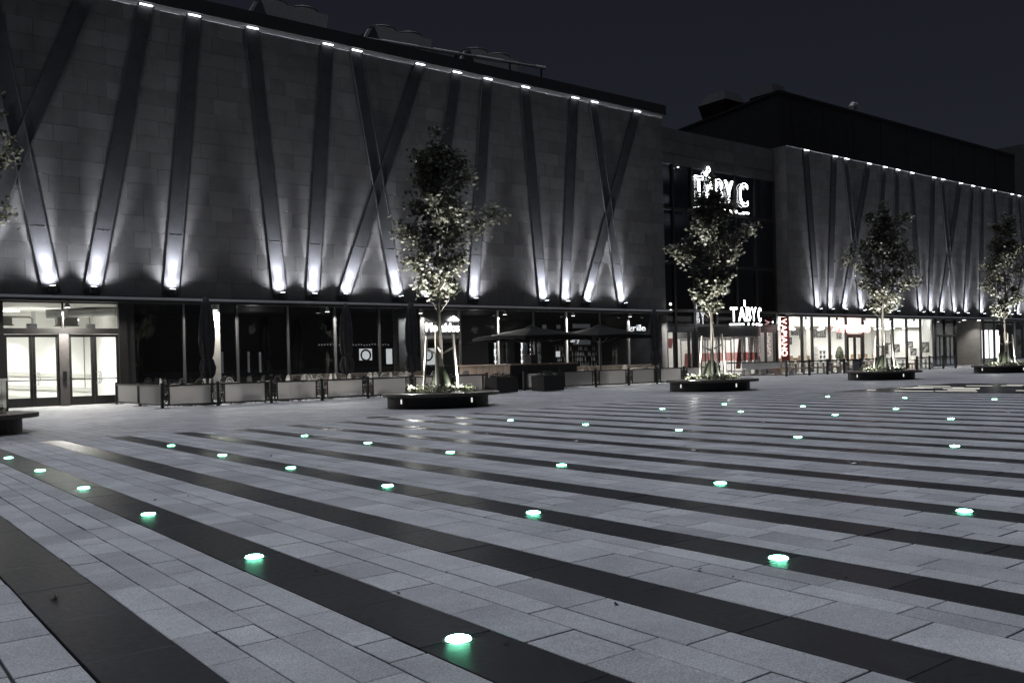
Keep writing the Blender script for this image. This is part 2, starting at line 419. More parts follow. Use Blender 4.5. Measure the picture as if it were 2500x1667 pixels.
# dark polished field with inlaid light lines
BX0, BX1, BY0, BY1 = 27.2, 35.6, 2.0, 17.3
field = MB().box(BX0, BX1, BY0, BY1, -.03, .004).build('dark_paving', M['field'], kind='structure')
rl = random.Random(3)
nst = 0
for i in range(90):
    x = BX0+.12+(BX1-BX0-.3)*rl.random(); y = rl.uniform(9.5, 16.9); l = rl.choice((.3, .7, .9, .9, 1.2, 1.3))
    if not in_view(x, y, 0) or y+l > BY1-.1: continue
    nst += 1
    if nst > 15: break
    MB().box(x-.015, x+.015, y, y+l, .0, .016).build('light_strip', M['strip'], field)

# ------------------------------------------------------------------ in-ground lamps
ring_me = MB().lathe([(.0575, .002), (.060, .0045), (.070, .004), (.074, .0)], n=28).mesh('bezel', M['steel'], True)
dome_me = MB().lathe([(.0575, .002), (.0560, .0090), (.048, .0118), (.030, .0130), (.001, .0132)], n=24).mesh('lens', M['lamp_green'], True)
off_me = MB().lathe([(.060, .004), (.055, .006), (.03, .007), (.001, .007)], n=24).mesh('lens', M['plastic'], True)
LIT = {0: range(0, 6), 1: range(0, 7), 2: range(0, 7), 3: (), 4: range(0, 5), 5: (), 6: range(0, 4), 7: range(0, 3), 8: (), 9: range(0, 3)}
litrows = [r_ for r_ in range(10) if len(LIT[r_])]
for row in range(10):
    for j in range(6 if row < 2 else 7):
        x, y = 2.28+2.4*row, 15.38-2.4*j
        if not in_view(x, y, 0.15): continue
        lit = j in LIT[row]
        if not lit and rnd.random() < .3: continue
        end = ORD[j]
        if lit: lab = f'glowing ground lamp, {end} from the facade in {ORD[litrows.index(row)]} lit stripe from left'
        else: lab = f'unlit ground lamp ring, {end} from the facade in {ORD[row]} lamp row from left'
        t = thing('ground_lamp', lab, 'ground lamp', (x, y, .001), 0, 'round lamps set into the dark stripes' if lit else 'unlit lamps set into the dark stripes')
        inst('bezel', ring_me, t, (x, y, .001)); inst('lens', dome_me if lit else off_me, t, (x, y, .001))

# manhole
t = thing('manhole_cover', 'round dark iron manhole cover in the pale paving before the terrace', 'manhole cover', (10.84, 19.33, 0))
MB().lathe([(.0001, .004), (.22, .004), (.225, .002)], (10.84, 19.33, 0), 28).build('lid', M['plastic'], t)
MB().ring((10.84, 19.33, 0), .23, .29, -.01, .006, 28).build('rim', M['black'], t)
# leaf litter and a weed in a joint
lm = MB(); rl = random.Random(11)
for i in range(70):
    for _ in range(20):
        x, y = rl.uniform(0.5, 26), rl.uniform(2.5, 24)
        if in_view(x, y, -.2): break
    s = rl.uniform(.008, .022); a = rl.uniform(0, 6.28)
    vs = [(x+s*q*math.cos(a+p), y+s*q*math.sin(a+p), .003+rl.uniform(0, .014)) for p, q in ((0, 1.2), (.9, .6), (2, 1), (3.1, .7), (4.2, 1.1), (5.3, .6))]
    lm.add(vs, [(0, 1, 2, 3, 4, 5)])
lo = lm.build('leaf_litter', M['soil'], kind='stuff'); lo['label'] = 'small dark leaf scraps scattered over the paving'; lo['category'] = 'leaf litter'
wd = MB()
for i in range(26):
    a = rl.uniform(0, 6.28); l = rl.uniform(.02, .055); b = (1.02+rl.uniform(-.012, .012), 5.52+rl.uniform(-.012, .012), 0)
    q = (b[0]+l*math.cos(a), b[1]+l*math.sin(a), rl.uniform(.01, .04)); px, py = -.004*math.sin(a), .004*math.cos(a)
    wd.add([(b[0]-px, b[1]-py, 0), (b[0]+px, b[1]+py, 0), q], [(0, 1, 2)])
wd.solo('weed', M['plant'], 'small dark weed tuft growing from a joint of the leftmost wide dark stripe', 'weed', origin=(1.02, 5.52, 0))

# ------------------------------------------------------------------ buildings
FY = 38.23; ZL = 4.2; ZT = 16.30
bl = thing('shopping_building', 'long left stone hall with diagonal lit beams and a terrace at its foot', 'building', (3, FY, 0))
br = thing('shopping_building', 'right stone hall with diagonal lit beams above the bright restaurant windows', 'building', (54.93, FY, 0))
mid = thing('glass_link_building', 'recessed dark glass link between the two stone halls, with the revolving door', 'building', (42, 39.4, 0))

def cladding(b, x0, x1, seed):
    rr = random.Random(seed); pcs = []
    nr = 18; h = (ZT-.1-4.33)/nr
    for i in range(nr):
        z = 4.33+i*h; x = x0
        while x < x1-.01:
            l = rr.choice((.7, .9, 1.1, 1.3, 1.5, 1.8))
            if x == x0: l = rr.choice((.5, .9, 1.3))
            if x+l > x1-.45: l = x1-x
            pcs.append((x, l, z, h)); x += l
    def vis(p):
        d = p[0]*fw.x+FY*fw.y; return p[1]/d/d if in_view(p[0]+p[1]/2, FY, 0) else 0
    pcs.sort(key=vis, reverse=True); cache = {}; st = MB()
    for i, (x, l, z, h) in enumerate(pcs):
        j = rr.uniform(-.0007, .0007)
        if i < 300:
            kk = (round(l, 2), round(h, 3))
            if kk not in cache:
                m_ = MB(); q = .0045; c = .004
                m_.add([(q, .04, q), (l-q, .04, q), (l-q, .04, h-q), (q, .04, h-q), (q, c, q), (l-q, c, q), (l-q, c, h-q), (q, c, h-q),
                        (q+c, 0, q+c), (l-q-c, 0, q+c), (l-q-c, 0, h-q-c), (q+c, 0, h-q-c)],
                       [(0, 1, 5, 4), (1, 2, 6, 5), (2, 3, 7, 6), (3, 0, 4, 7), (4, 5, 9, 8), (5, 6, 10, 9), (6, 7, 11, 10), (7, 4, 8, 11), (8, 9, 10, 11)])
                cache[kk] = m_.mesh('stone_panel', M['stone'])
            inst('stone_panel', cache[kk], b, (x, FY+j, z))
        else:
            st.tone = rr.random(); q = .0045; c = .004; o = FY+j
            st.add([(x+q, o+.04, z+q), (x+l-q, o+.04, z+q), (x+l-q, o+.04, z+h-q), (x+q, o+.04, z+h-q), (x+q, o+c, z+q), (x+l-q, o+c, z+q), (x+l-q, o+c, z+h-q), (x+q, o+c, z+h-q),
                    (x+q+c, o, z+q+c), (x+l-q-c, o, z+q+c), (x+l-q-c, o, z+h-q-c), (x+q+c, o, z+h-q-c)],
                   [(0, 1, 5, 4), (1, 2, 6, 5), (2, 3, 7, 6), (3, 0, 4, 7), (4, 5, 9, 8), (5, 6, 10, 9), (6, 7, 11, 10), (7, 4, 8, 11), (8, 9, 10, 11)])
    st.build('stone_panel', M['stone_s'], b, kind='stuff', tones=True)
cladding(bl, 3.0, 42.0, 5); cladding(br, 54.93, 100.4, 8)
# cores, roofs, cornices, ledges
MB().box(3, 41.98, FY+.045, 62, 4.32, 16.35).build('wall', M['joint'], bl)
MB().box(54.95, 100.4, FY+.045, 55, 4.32, 16.15).build('wall', M['joint'], br)
MB().box(2.9, 42.12, FY-.28, FY+.6, 16.35, 16.95).box(2.9, 42.0, FY+.6, 62, 16.35, 16.5).build('roof', M['roof'], bl)
MB().box(54.9, 100.5, FY-.02, FY+.6, 16.16, 16.22).box(54.95, 100.4, FY+.6, 55, 16.15, 16.20).build('roof', M['roof'], br)
MB().box(2.95, 42.02, FY-.03, FY+.04, 16.215, 16.345).build('top_trim', M['ledge'], bl)
MB().box(54.9, 100.4, FY-.03, FY+.04, 16.205, 16.155).build('top_trim', M['ledge'], br)
for b, x0, x1 in ((bl, 3, 42.1), (br, 54.8, 100.4)):
    MB().box(x0, x1, FY-.50, FY+.3, 4.165, 4.235).box(x0, x1, FY-.44, FY-.38, 4.235, 4.27).build('ledge', M['ledge'], b)
    MB().box(x0, x1, FY-.42, FY+.3, 4.05, 4.163).build('soffit', M['frame'], b)
# side return of the right hall: stone panels on the side face
rr = random.Random(4)
for i in range(18):
    z = 4.33+i*.66; h = .66; j = rr.uniform(-.004, .004)
    s_ = rr.choice((.5, .62, .75)); 
    for y0, y1 in ((FY+.045, FY+s_), (FY+s_, FY+1.3)):
        MB().box(54.90+j, 54.945+j, y0+.006, y1-.006, z+.006, z+h-.006).build('side_panel', M['stone'], br)
# left hall right-hand return
MB().box(41.985, 42.0, FY+.05, 39.6, 4.32, 16.3).build('side_panel', M['stone'], bl)

# diagonal beams
def beam(b, xb, xt, ztop, dep, top=True, up=True, lean_lamp=1.0, zb=4.36, en=5200):
    w = .27; fl = .05
    o = dep
    def X(z, off): return xb+(xt-xb)*(z-4.55)/(16.4-4.55)+off
    m_ = MB()
    def para(a0, a1, y0, y1):
        p = [(X(zb, a0), y0, zb), (X(zb, a1), y0, zb), (X(zb, a1), y1, zb), (X(zb, a0), y1, zb),
             (X(ztop, a0), y0, ztop), (X(ztop, a1), y0, ztop), (X(ztop, a1), y1, ztop), (X(ztop, a0), y1, ztop)]
        m_.hexa(p)
    para(-w, w, FY-.05-o, FY-.008)
    para(-w-fl, -w+.002, FY-.085-o, FY-.006); para(w-.002, w+fl, FY-.085-o, FY-.006)
    bo = m_.build('diagonal_beam', M['beam'], b)
    # plate joints across the beam
    jz = zb+2.55
    MB().hexa([(X(jz, -w+.01), FY-.056-o, jz), (X(jz, w-.01), FY-.056-o, jz), (X(jz, w-.01), FY-.05-o, jz), (X(jz, -w+.01), FY-.05-o, jz),
               (X(jz+.02, -w+.01), FY-.056-o, jz+.02), (X(jz+.02, w-.01), FY-.056-o, jz+.02), (X(jz+.02, w-.01), FY-.05-o, jz+.02), (X(jz+.02, -w+.01), FY-.05-o, jz+.02)]).build('plate_joint', M['steel'], bo)
    if up:
        x = X(4.45, 0); y = FY-.34
        u_ = MB(); u_.tube((x, y, 4.40), (X(4.62, 0), y+.015, 4.62), .15, .165, 14); u_.box(x-.10, x+.10, y-.05, y+.25, 4.24, 4.34); u_.tube((x, y, 4.3), (x, y, 4.42), .05, .05, 8)
        ul = u_.build('uplight', M['black'], bo)
        MB().tube((X(4.621, 0), y+.015, 4.622), (X(4.63, 0), y+.016, 4.63), .13, .13, 14).build('lens', M['uplamp'], bo)
        spot((X(4.64, 0), y+.0, 4.66), (X(6.1, 0), FY-.05, 6.1), en, 37, 1.0, .10, (.93, .94, 1), 'uplight_lamp')
        spot((X(4.64, 0), y+.02, 4.66), (X(5.6, 0), FY-.05, 5.6), en*.14, 136, 1.0, .10, (.93, .94, 1), 'uplight_spill')
    if top:
        MB().box(X(ztop-.1, -w+.02), X(ztop-.1, w-.02), FY-.20, FY-.12, ztop-.055, ztop-.02).build('top_light', M['topled'], bo)
PER = 15.43
base_bl = [(19.72, 24.36, .012), (22.70, 20.71, 0), (24.18, 26.56, 0), (27.21, 28.51, 0), (32.01, 31.02, 0), (33.58, 34.69, 0)]
for p in (-1, 0, 1):
    for xb, xt, d in base_bl:
        a, c = xb+p*PER, xt+p*PER
        if a < 3.6 or min(a, c) < 3.2 or max(a, c) > 41.98: 
            if not (p == -1 and 4.2 < a < 5 or p == -1 and a > 3.6 and max(a, c) < 42): continue
        beam(bl, a, c, 16.30, d)
base_br = [(58.25, 57.12, 0), (59.82, 60.85, 0), (61.55, 65.65, .012), (64.13, 62.3, 0), (66.0, 67.88, 0), (69.06, 69.8, 0)]
for p in (0, 1, 2):
    for xb, xt, d in base_br:
        a, c = xb+p*14.85, xt+p*14.85
        if max(a, c) > 99.5: continue
        beam(br, a, c, 16.14, d)

# ------------------------------------------------------------------ left hall, ground floor
GY = 38.30
# entrance
door = MB(); door.box(5.30, 5.62, GY-.12, GY+.1, 0, 4.05); door.box(9.70, 10.02, GY-.12, GY+.1, 0, 4.05)
door.box(5.62, 9.70, GY-.10, GY+.1, 2.80, 3.02); door.box(5.62, 9.70, GY-.1, GY+.1, 4.0, 4.05)
door.box(7.64, 7.70, GY-.06, GY+.06, 3.02, 4.0)
door.build('entrance_frame', M['frame'], bl)
MB().box(7.50, 7.84, GY-.11, GY+.1, 0, 2.80).build('door_post', M['post'], bl)
MB().box(7.60, 7.74, GY-.15, GY-.11, 1.0, 1.35).box(7.63, 7.71, GY-.155, GY-.15, 1.22, 1.29).build('card_reader', M['plastic'], bl)
for (a, c) in ((5.62, 7.64), (7.70, 9.70)):
    MB().box(a, c, GY-.006, GY+.006, 3.02, 4.0).build('transom_pane', M['glass'], bl)
for k, (a, c) in enumerate(((5.62, 6.57), (6.58, 7.50), (7.84, 8.75), (8.76, 9.70))):
    d = MB(); s0 = .10; 
    d.box(a, a+s0, GY-.05, GY+.05, .02, 2.78); d.box(c-s0, c, GY-.05, GY+.05, .02, 2.78); d.box(a+s0, c-s0, GY-.05, GY+.05, .02, .36); d.box(a+s0, c-s0, GY-.05, GY+.05, 2.68, 2.78)
    d.box(a+s0, c-s0, GY-.03, GY+.03, 1.01, 1.045)
    dl = d.build('door_leaf', M['frame'], bl)
    MB().box(a+s0, c-s0, GY-.006, GY+.006, .36, 2.68).build('glass', M['glass'], dl)
    if k in (1, 3):
        h = MB(); hx = a+.06
        for dx in (0, .06):
            h.path([(hx+dx, GY-.05, .86), (hx+.08+dx, GY-.14, .86), (hx+.10+dx, GY-.15, .92), (hx+.10+dx, GY-.15, 1.24), (hx+.08+dx, GY-.14, 1.30), (hx+dx, GY-.05, 1.30)], .013, 8)
        h.build('handle', M['steel'], dl, smooth=True)
# lobby
lob = MB(); lob.box(5.2, 10.1, 44.5, 44.6, 0, 4.1); lob.box(5.0, 5.2, GY+.1, 44.6, 0, 4.1); lob.box(10.1, 10.3, GY+.12, 44.6, 0, 4.1)
lob.box(5.2, 10.1, GY+.1, 44.5, 4.0, 4.1)
lob.build('lobby_wall', M['white'], bl)
MB().box(5.2, 10.1, GY+.1, 44.5, -.02, .003).build('lobby_floor', M['concrete'], bl)
st_ = MB()
for z0, z1, dz in ((.95, 1.12, -.28), (.42, .60, -.38), (-.02, .16, -.5)):
    st_.hexa([(5.2, 44.40, z0+.35), (10.1, 44.40, z0+.35+dz), (10.1, 44.5, z0+.35+dz), (5.2, 44.5, z0+.35), (5.2, 44.40, z1+.35), (10.1, 44.40, z1+.35+dz), (10.1, 44.5, z1+.35+dz), (5.2, 44.5, z1+.35)])
st_.build('ramp_stringer', M['greyw'], bl)
dk = MB(); dk.tube((7.6, 41, 3.72), (10.1, 40.2, 3.85), .20, .20, 16); dk.tube((7.3, 42, 3.9), (7.3, 42, 3.2), .09, .09, 10); dk.tube((5.55, 41.5, 4.0), (5.55, 41.5, 3.1), .06, .06, 10); dk.tube((5.85, 41.5, 4.0), (5.85, 41.5, 3.2), .05, .05, 10)
dk.tube((8.3, 40.6, 3.78), (8.33, 40.59, 3.78), .22, .22, 16); dk.tube((9.2, 40.4, 3.8), (9.23, 40.39, 3.8), .22, .22, 16)
dk.build('ventilation_duct', M['duct'], bl, smooth=False)
pp = MB(); pp.path([(5.3, 41.4, 3.62), (7.05, 41.4, 3.62), (7.15, 41.4, 3.55), (7.15, 41.4, 3.1)], .045, 8); pp.path([(6.0, 41.4, 3.6), (5.9, 41.4, 3.45), (5.9, 41.4, 3.3)], .03, 8)
pp.path([(8.8, 43.9, 3.2), (9.9, 43.9, 3.2), (9.9, 43.9, 3.8)], .02, 6); pp.path([(9.75, 44.4, .6), (9.75, 44.4, 3.2)], .02, 6)
pp.build('cable_conduit', M['acbox'], bl)
for x, y, z, w in ((6.0, 41.0, 3.28, .62), (8.35, 41.0, 3.26, .78)):
    MB().box(x-w/2, x+w/2, y-.25, y+.25, z, z+.32).box(x-w/2-.05, x+w/2+.05, y-.28, y+.28, z-.04, z).build('heater_unit', M['acbox'], bl)
for x, w in ((6.62, .34), (8.72, .30)): MB().box(x-w/2, x+w/2, GY+.12, GY+.3, 3.02, 3.2).build('closer_box', M['frame'], bl)
for x, y, z, l in ((6.4, 42.8, 3.92, 1.0), (8.7, 42.3, 3.55, .8)):
    MB().box(x-l/2, x+l/2, y-.05, y+.05, z, z+.05).build('tube_lamp_or_reflection', M['fluoro'], bl)
area((7.6, 41.2, 2.95), (7.6, 41.6, 0), 260, 4.0, 2.0, (1, .985, .94), 'lobby_light')
area((7.6, 41.6, 3.05), (7.6, 42.2, 5), 30, 3.6, 1.0, (1, .985, .94), 'lobby_uplight')
for x in (6.05, 6.95, 8.7): spot((x, 43.9, 2.9), (x, 44.5, 1.9), 40, 80, 1, .05, (1, .97, .9), 'lobby_spot')

# restaurant glazing with mullions
MX = [10.02, 12.3, 14.6, 16.95, 19.3, 21.65, 24.05]
MX2 = [26.4, 28.85, 31.3, 33.72, 36.3, 38.7, 41.2]
for x in MX[1:-1]+MX2[1:]:
    w = .045
    MB().box(x-w, x+w, GY-.09, GY+.08, .0, 4.05).build('mullion', M['pole'] if abs(x-28.85) < .1 or abs(x-33.72) < .1 else M['mull'], bl)  # the two mullions under pendants take the paler, painted-lit copy
allx = MX+MX2
for a, c in zip(allx[:-1], allx[1:]):
    if abs(a-24.05) < .01: continue
    MB().box(a+.045, c-.045, GY-.006, GY+.006, .92 if a > 14 else .05, 4.05).build('window_pane', M['tglass'], bl)
# boarded plinth under the glass
x = 16.97
while x < 41.2:
    if not (23.98 < x < 26.45):
        MB().box(x+.004, x+.131, GY-.05+rnd.uniform(-.004, .004), GY+.05, 0, .92).build('plinth_board', M['plinth'], bl)
    x += .135
MB().box(16.95, 24.0, GY-.07, GY+.06, .921, .95).box(26.45, 41.2, GY-.07, GY+.06, .921, .95).build('sill', M['plinth'], bl)
MB().box(13.25, 13.75, GY-.30, GY+.25, 0, 4.05).build('column', M['concrete'], bl)
MB().box(22.85, 23.6, GY+.15, GY+.7, 0, 4.05).build('column', M['concrete'], bl)
# interior shell
MB().box(10.3, 41.9, 46, 46.1, 0, 4.1).build('back_wall', M['intdark'], bl)
MB().box(10.3, 41.9, GY+.1, 46, 4.06, 4.1).build('ceiling', M['intdark'], bl)
MB().box(10.3, 41.9, GY+.1, 46, -.02, .004).build('restaurant_floor', M['intfloor'], bl)
MB().box(41.9, 42.0, GY-.2, 46, 0, 4.15).build('end_wall', M['stone'], bl)
MB().box(10.02, 10.3, GY-.1, GY+.1, 0, 4.05).build('end_frame', M['black'], bl)
# restaurant door below the letters
d = MB(); d.box(24.05, 24.17, GY-.14, GY+.1, 0, 4.05); d.box(26.28, 26.4, GY-.14, GY+.1, 0, 4.05); d.box(24.17, 26.28, GY-.14, GY+.1, 2.55, 2.72)
d.build('entrance_frame', M['mull'], bl)
MB().box(24.17, 26.28, GY-.05, GY+.05, 2.72, 4.05).build('sign_panel', M['frame'], bl)
for a, c in ((24.17, 25.2), (25.21, 26.28)):
    d = MB(); d.box(a, a+.09, GY-.05, GY+.05, .02, 2.54); d.box(c-.09, c, GY-.05, GY+.05, .02, 2.54); d.box(a+.09, c-.09, GY-.05, GY+.05, .02, .25); d.box(a+.09, c-.09, GY-.05, GY+.05, 2.42, 2.54)
    dl = d.build('door_leaf', M['frame'], bl); MB().box(a+.09, c-.09, GY-.006, GY+.006, .25, 2.42).build('glass', M['tglass'], dl)
    hx = c-.05 if a < 25 else a+.05
    MB().path([(hx, GY-.05, .8), (hx, GY-.13, .82), (hx, GY-.14, .86), (hx, GY-.14, 1.22), (hx, GY-.13, 1.26), (hx, GY-.05, 1.28)], .014, 8).build('handle', M['steel'], dl, smooth=True)
# pendant downlights under both ledges
def pendant(b, x, e, y=FY-.42):
    m_ = MB().lathe([(.02, 0), (.05, -.03), (.085, -.16), (.115, -.25), (.105, -.25), (.075, -.15)], (x, y, 4.05), 18)
    p = m_.build('pendant_lamp', M['acbox'], b, smooth=True)
    MB().tube((x, y, 3.80), (x, y, 3.815), .098, .098, 18).build('lamp_disc', M['disc'], p)
    if e: spot((x, y, 3.78), (x, y-.25, 0), e, 165, .25, .09, (1, .955, .89), 'pendant_light')
for x in (7.75, 13.5, 18.7, 23.75, 29.0, 33.85, 38.4, 40.4): pendant(bl, x, 1900 if x < 8 else 1000)
for x in (56.2, 60.1, 63.9, 67.6, 71.3, 75.3, 79.0): pendant(br, x, 300)

# letter signs
def glyph(ch, size, mode, dep, m, bev=None):
    c = bpy.data.curves.new('letter', 'FONT'); c.body = ch; c.size = size; c.align_x = 'LEFT'
    if mode == 'outline': c.fill_mode = 'NONE'; c.bevel_depth = bev; c.bevel_resolution = 1; c.resolution_u = 6
    else: c.extrude = dep; c.resolution_u = 6
    o = bpy.data.objects.new('letter', c); COL.objects.link(o); bpy.context.view_layer.update()
    me = bpy.data.meshes.new_from_object(o.evaluated_get(bpy.context.evaluated_depsgraph_get()))
    bpy.data.objects.remove(o); bpy.data.curves.remove(c)
    me.name = 'letter'; me.materials.clear(); me.materials.append(m)
    xs = [v.co.x for v in me.vertices]
    return me, min(xs), max(xs)
GC = {}
def text(parent, s, x, y, z, size, m, width=None, mode='solid', dep=.03, bev=.02, gap=.08, fn=None, rotz=0):
    items = []; cur = 0
    for ch in s:
        if ch == ' ': cur += size*.35; continue
        kk = (ch, size, mode, m.name)
        if kk not in GC: GC[kk] = glyph(ch, size, mode, dep, m, bev)
        me, a, c = GC[kk]; items.append((me, cur-a)); cur += (c-a)+gap*size
    sx = width/(cur-gap*size) if width else 1
    for me, p in items:
        o = bpy.data.objects.new('letter', me); COL.objects.link(o); o.parent = parent
        iv = wmat(parent).inverted()
        if fn: loc, rz = fn(p*sx)
        else: loc, rz = (x+p*sx*math.cos(rotz), y+p*sx*math.sin(rotz), z), rotz
        o.location = iv @ Vector(loc); o.rotation_euler = (R(90), 0, rz); o.scale = (sx, 1, 1)
t = thing('letter_sign', 'glowing white letters with a crown shape over the left restaurant door', 'sign', (24.2, GY-.15, 2.9))
text(t, 'Moesidos', 24.25, GY-.16, 2.93, .62, M['neon'], 2.0)
cr = MB(); 
for a, h in ((-.26, .10), (-.14, .2), (0, .25), (.14, .2), (.26, .12)):
    cr.lathe([(.0, -.0), (.075, .02), (.085, .08), (.05, h), (.0, h+.03)], (25.93+a*.9, GY-.16, 3.45), 10)
cr.build('crown_emblem', M['neon'], t)
t = thing('letter_sign', 'white lettering in two lines behind the glass by the right closed parasol', 'sign', (39.0, GY+.2, 3))
text(t, 'grille', 38.9, GY+.2, 3.0, .55, M['screen'], 1.5); text(t, 'food and', 39.4, GY+.2, 2.62, .30, M['screen'], 1.9)
t = thing('letter_sign', 'small white lettering inside the glass above the far bottle shelf', 'sign', (36.0, 41.5, 2.4))
text(t, 'ary', 36.9, 41.5, 2.42, .42, M['screen'], .75)
# big outline letters on the glass link
def neon(parent, x0, w, z0, h, y, bev, fn=None):
    size = h/.70
    text(parent, 'TABY C', x0, y, z0, size, M['neon'], w, 'outline', bev=bev, gap=.10, fn=fn)
t = thing('neon_sign', 'large white outline letters high on the glass link, half hidden by a tree', 'sign', (46.1, 39.0, 11.1))
neon(t, 46.15, 5.6, 11.72, 1.62, 39.24, .022)
MB().box(46.2, 46.9, 39.18, 39.25, 11.2, 11.30).box(46.2+.75, 47.2, 39.18, 39.25, 11.2, 11.3).build('underline_bar', M['neon'], t)
MB().box(51.1, 51.75, 39.18, 39.25, 11.2, 11.30).build('underline_bar', M['neon'], t)
for x in (48.0, 48.6, 49.2, 49.8, 50.4): MB().tube((x, 39.18, 11.25), (x, 39.25, 11.25), .09, .09, 12).build('underline_dot', M['neon'], t)
for dx, dz, q in ((0.0, .12, .13), (.22, .42, .16)):
    MB().path([(47.35+dx+q*math.cos(a), 39.24, 13.42+dz+q*1.15*math.sin(a)) for a in [i*math.pi/8 for i in range(17)]], .024, 6).build('letter_ring', M['neon'], t)
# round revolving door with its drum and letters
RC = (49.3, 40.1); RR = 2.75
RD = MB().lathe([(RR+.06, 2.62), (RR+.06, 3.30), (.01, 3.30)], (RC[0], RC[1], 0), 48).lathe([(RR+.06, 2.62), (.01, 2.62)], (RC[0], RC[1], 0), 48).build('revolving_door', M['mull'], mid, smooth=False)
for k in range(16):
    a = R(180+k*180/15); MB().tube((RC[0]+RR*math.cos(a), RC[1]+RR*math.sin(a), 0), (RC[0]+RR*math.cos(a), RC[1]+RR*math.sin(a), 2.62), .035 if k % 3 else .06, None, 8).build('door_mullion', M['steel'], RD)
MB().lathe([(RR, .05), (RR, 2.62)], (RC[0], RC[1], 0), 40, a0=R(180), a1=R(360)).build('curved_glass', M['glass'], RD, smooth=True)
MB().lathe([(RR-.02, 1.02), (RR-.02, 1.56)], (RC[0], RC[1], 0), 40, a0=R(182), a1=R(358)).build('red_band', M['redfilm'], RD, smooth=True)
MB().ring((RC[0], RC[1], 0), RR-.06, RR+.05, .0, .07, 40).build('door_track', M['steel'], RD)
for k in range(3):
    a = R(20+120*k); 
    wng = MB(); p1 = (RC[0]+(RR-.15)*math.cos(a), RC[1]+(RR-.15)*math.sin(a))
    wng.tube((RC[0], RC[1], 0), (RC[0], RC[1], 2.6), .08, None, 8); wng.tube((p1[0], p1[1], .05), (p1[0], p1[1], 2.6), .04, None, 6); wng.tube((RC[0], RC[1], 2.5), (p1[0], p1[1], 2.5), .04, None, 6); wng.tube((RC[0], RC[1], .3), (p1[0], p1[1], .3), .04, None, 6)
    wng.build('door_wing', M['steel'], RD)
t = thing('neon_sign', 'white outline letters curving round the drum above the revolving door', 'sign', (50.5, 37.2, 3.5))
def drum(p):
    a = R(-125)+p/(RR+.12); return (RC[0]+(RR+.12)*math.cos(a), RC[1]+(RR+.12)*math.sin(a), 3.62), a+R(90)
neon(t, 0, 3.0, 3.62, .92, 0, .015, drum)
for a, w in ((-122, .55),): 
    m_ = MB().ring((RC[0], RC[1], 3.36), RR+.08, RR+.16, 0, .09, 8, R(-126), R(-106)); m_.build('underline_bar', M['neon'], t)
MB().ring((RC[0], RC[1], 3.36), RR+.08, RR+.16, 0, .09, 6, R(-68), R(-58)).build('underline_bar', M['neon'], t)
for a in (-98, -89, -80, -73):
    p = (RC[0]+(RR+.12)*math.cos(R(a)), RC[1]+(RR+.12)*math.sin(R(a)), 3.405)
    MB().lathe([(.001, -.07), (.05, -.05), (.07, 0), (.05, .05), (.001, .07)], p, 10).build('underline_dot', M['neon'], t)
qx = RC[0]+(RR+.12)*math.cos(R(-104)); qy = RC[1]+(RR+.12)*math.sin(R(-104))
for dz, q in ((4.68, .09), (4.90, .10)):
    MB().path([(qx+q*math.cos(a), qy+.3*q*math.cos(a), dz+q*math.sin(a)) for a in [i*math.pi/6 for i in range(13)]], .016, 6).build('letter_ring', M['neon'], t)

# ------------------------------------------------------------------ glass link
LY = 39.4
mm = [42.05, 44.1, 45.93, 48.2, 50.46, 52.64, 54.85]; zz = [3.42, 4.37, 7.45, 10.95, 13.8]
for x in mm: MB().box(x-.09, x+.09, LY-.12, LY+.1, 2.95 if 46 < x < 53 else 0, 13.8).build('mullion', M['frame'], mid)
for z in zz[:-1]: 
    for a, c in zip(mm[:-1], mm[1:]): MB().box(a+.09, c-.09, LY-.10, LY+.1, z-.09, z+.09).build('transom', M['frame'], mid)
for i, (a, c) in enumerate(zip(mm[:-1], mm[1:])):
    for j, (z0, z1) in enumerate(zip(zz[:-1], zz[1:])):
        MB().box(a+.09, c-.09, LY-.006, LY+.006, z0+.09, z1-(.09 if j < 3 else 0)).build('window_pane', M['tglass'], mid)
for z0, z1, y in ((13.8, 14.5, LY-.1), (14.51, 15.3, LY-.13), (15.31, 16.1, LY-.1)):
    x = 42.02
    while x < 54.9:
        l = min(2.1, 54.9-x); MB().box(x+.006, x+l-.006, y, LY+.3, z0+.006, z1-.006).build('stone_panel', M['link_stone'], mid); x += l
MB().box(42.02, 54.9, LY+.3, 52, 13.9, 16.05).build('roof', M['roof'], mid)
MB().box(42.02, 54.9, 46, 46.1, 0, 13.8).build('back_wall', M['intdark'], mid)
for z in (4.2, 7.4, 10.9): MB().box(42.02, 54.9, LY+.6, 46, z-.15, z).build('floor_slab', M['intdark'], mid)
MB().box(42.3, 44.3, LY+1.2, LY+1.3, 11.9, 13.3).build('ceiling_glow', M['bluelit'], mid)  # upright glowing panels stand in for a lit bluish ceiling
MB().box(42.2, 44.4, LY+1.5, LY+1.6, 8.6, 10.5).build('ceiling_glow', M['bluelit'], mid)
MB().tube((44.52, LY-.2, 13.62), (44.52, LY-.2, 13.66), .07, None, 12).build('ceiling_spot', M['spotdisc'], mid)
for x0, x1 in ((42.1, 46.2), (52.7, 54.8)): MB().box(x0, x1, LY-.10, LY+.1, 2.95, 3.33).build('canopy_fascia', M['mull'], mid)
MB().box(42.02, 54.9, LY+.1, 46, -.02, .004).build('lobby_floor', M['concrete'], mid)
for x in (42.6, 44.0, 45.4, 46.2, 52.6, 53.6, 54.6):
    MB().box(x-.06, x+.06, LY-.08, LY+.08, 0, 2.95).build('shopfront_post', M['mull'], mid)
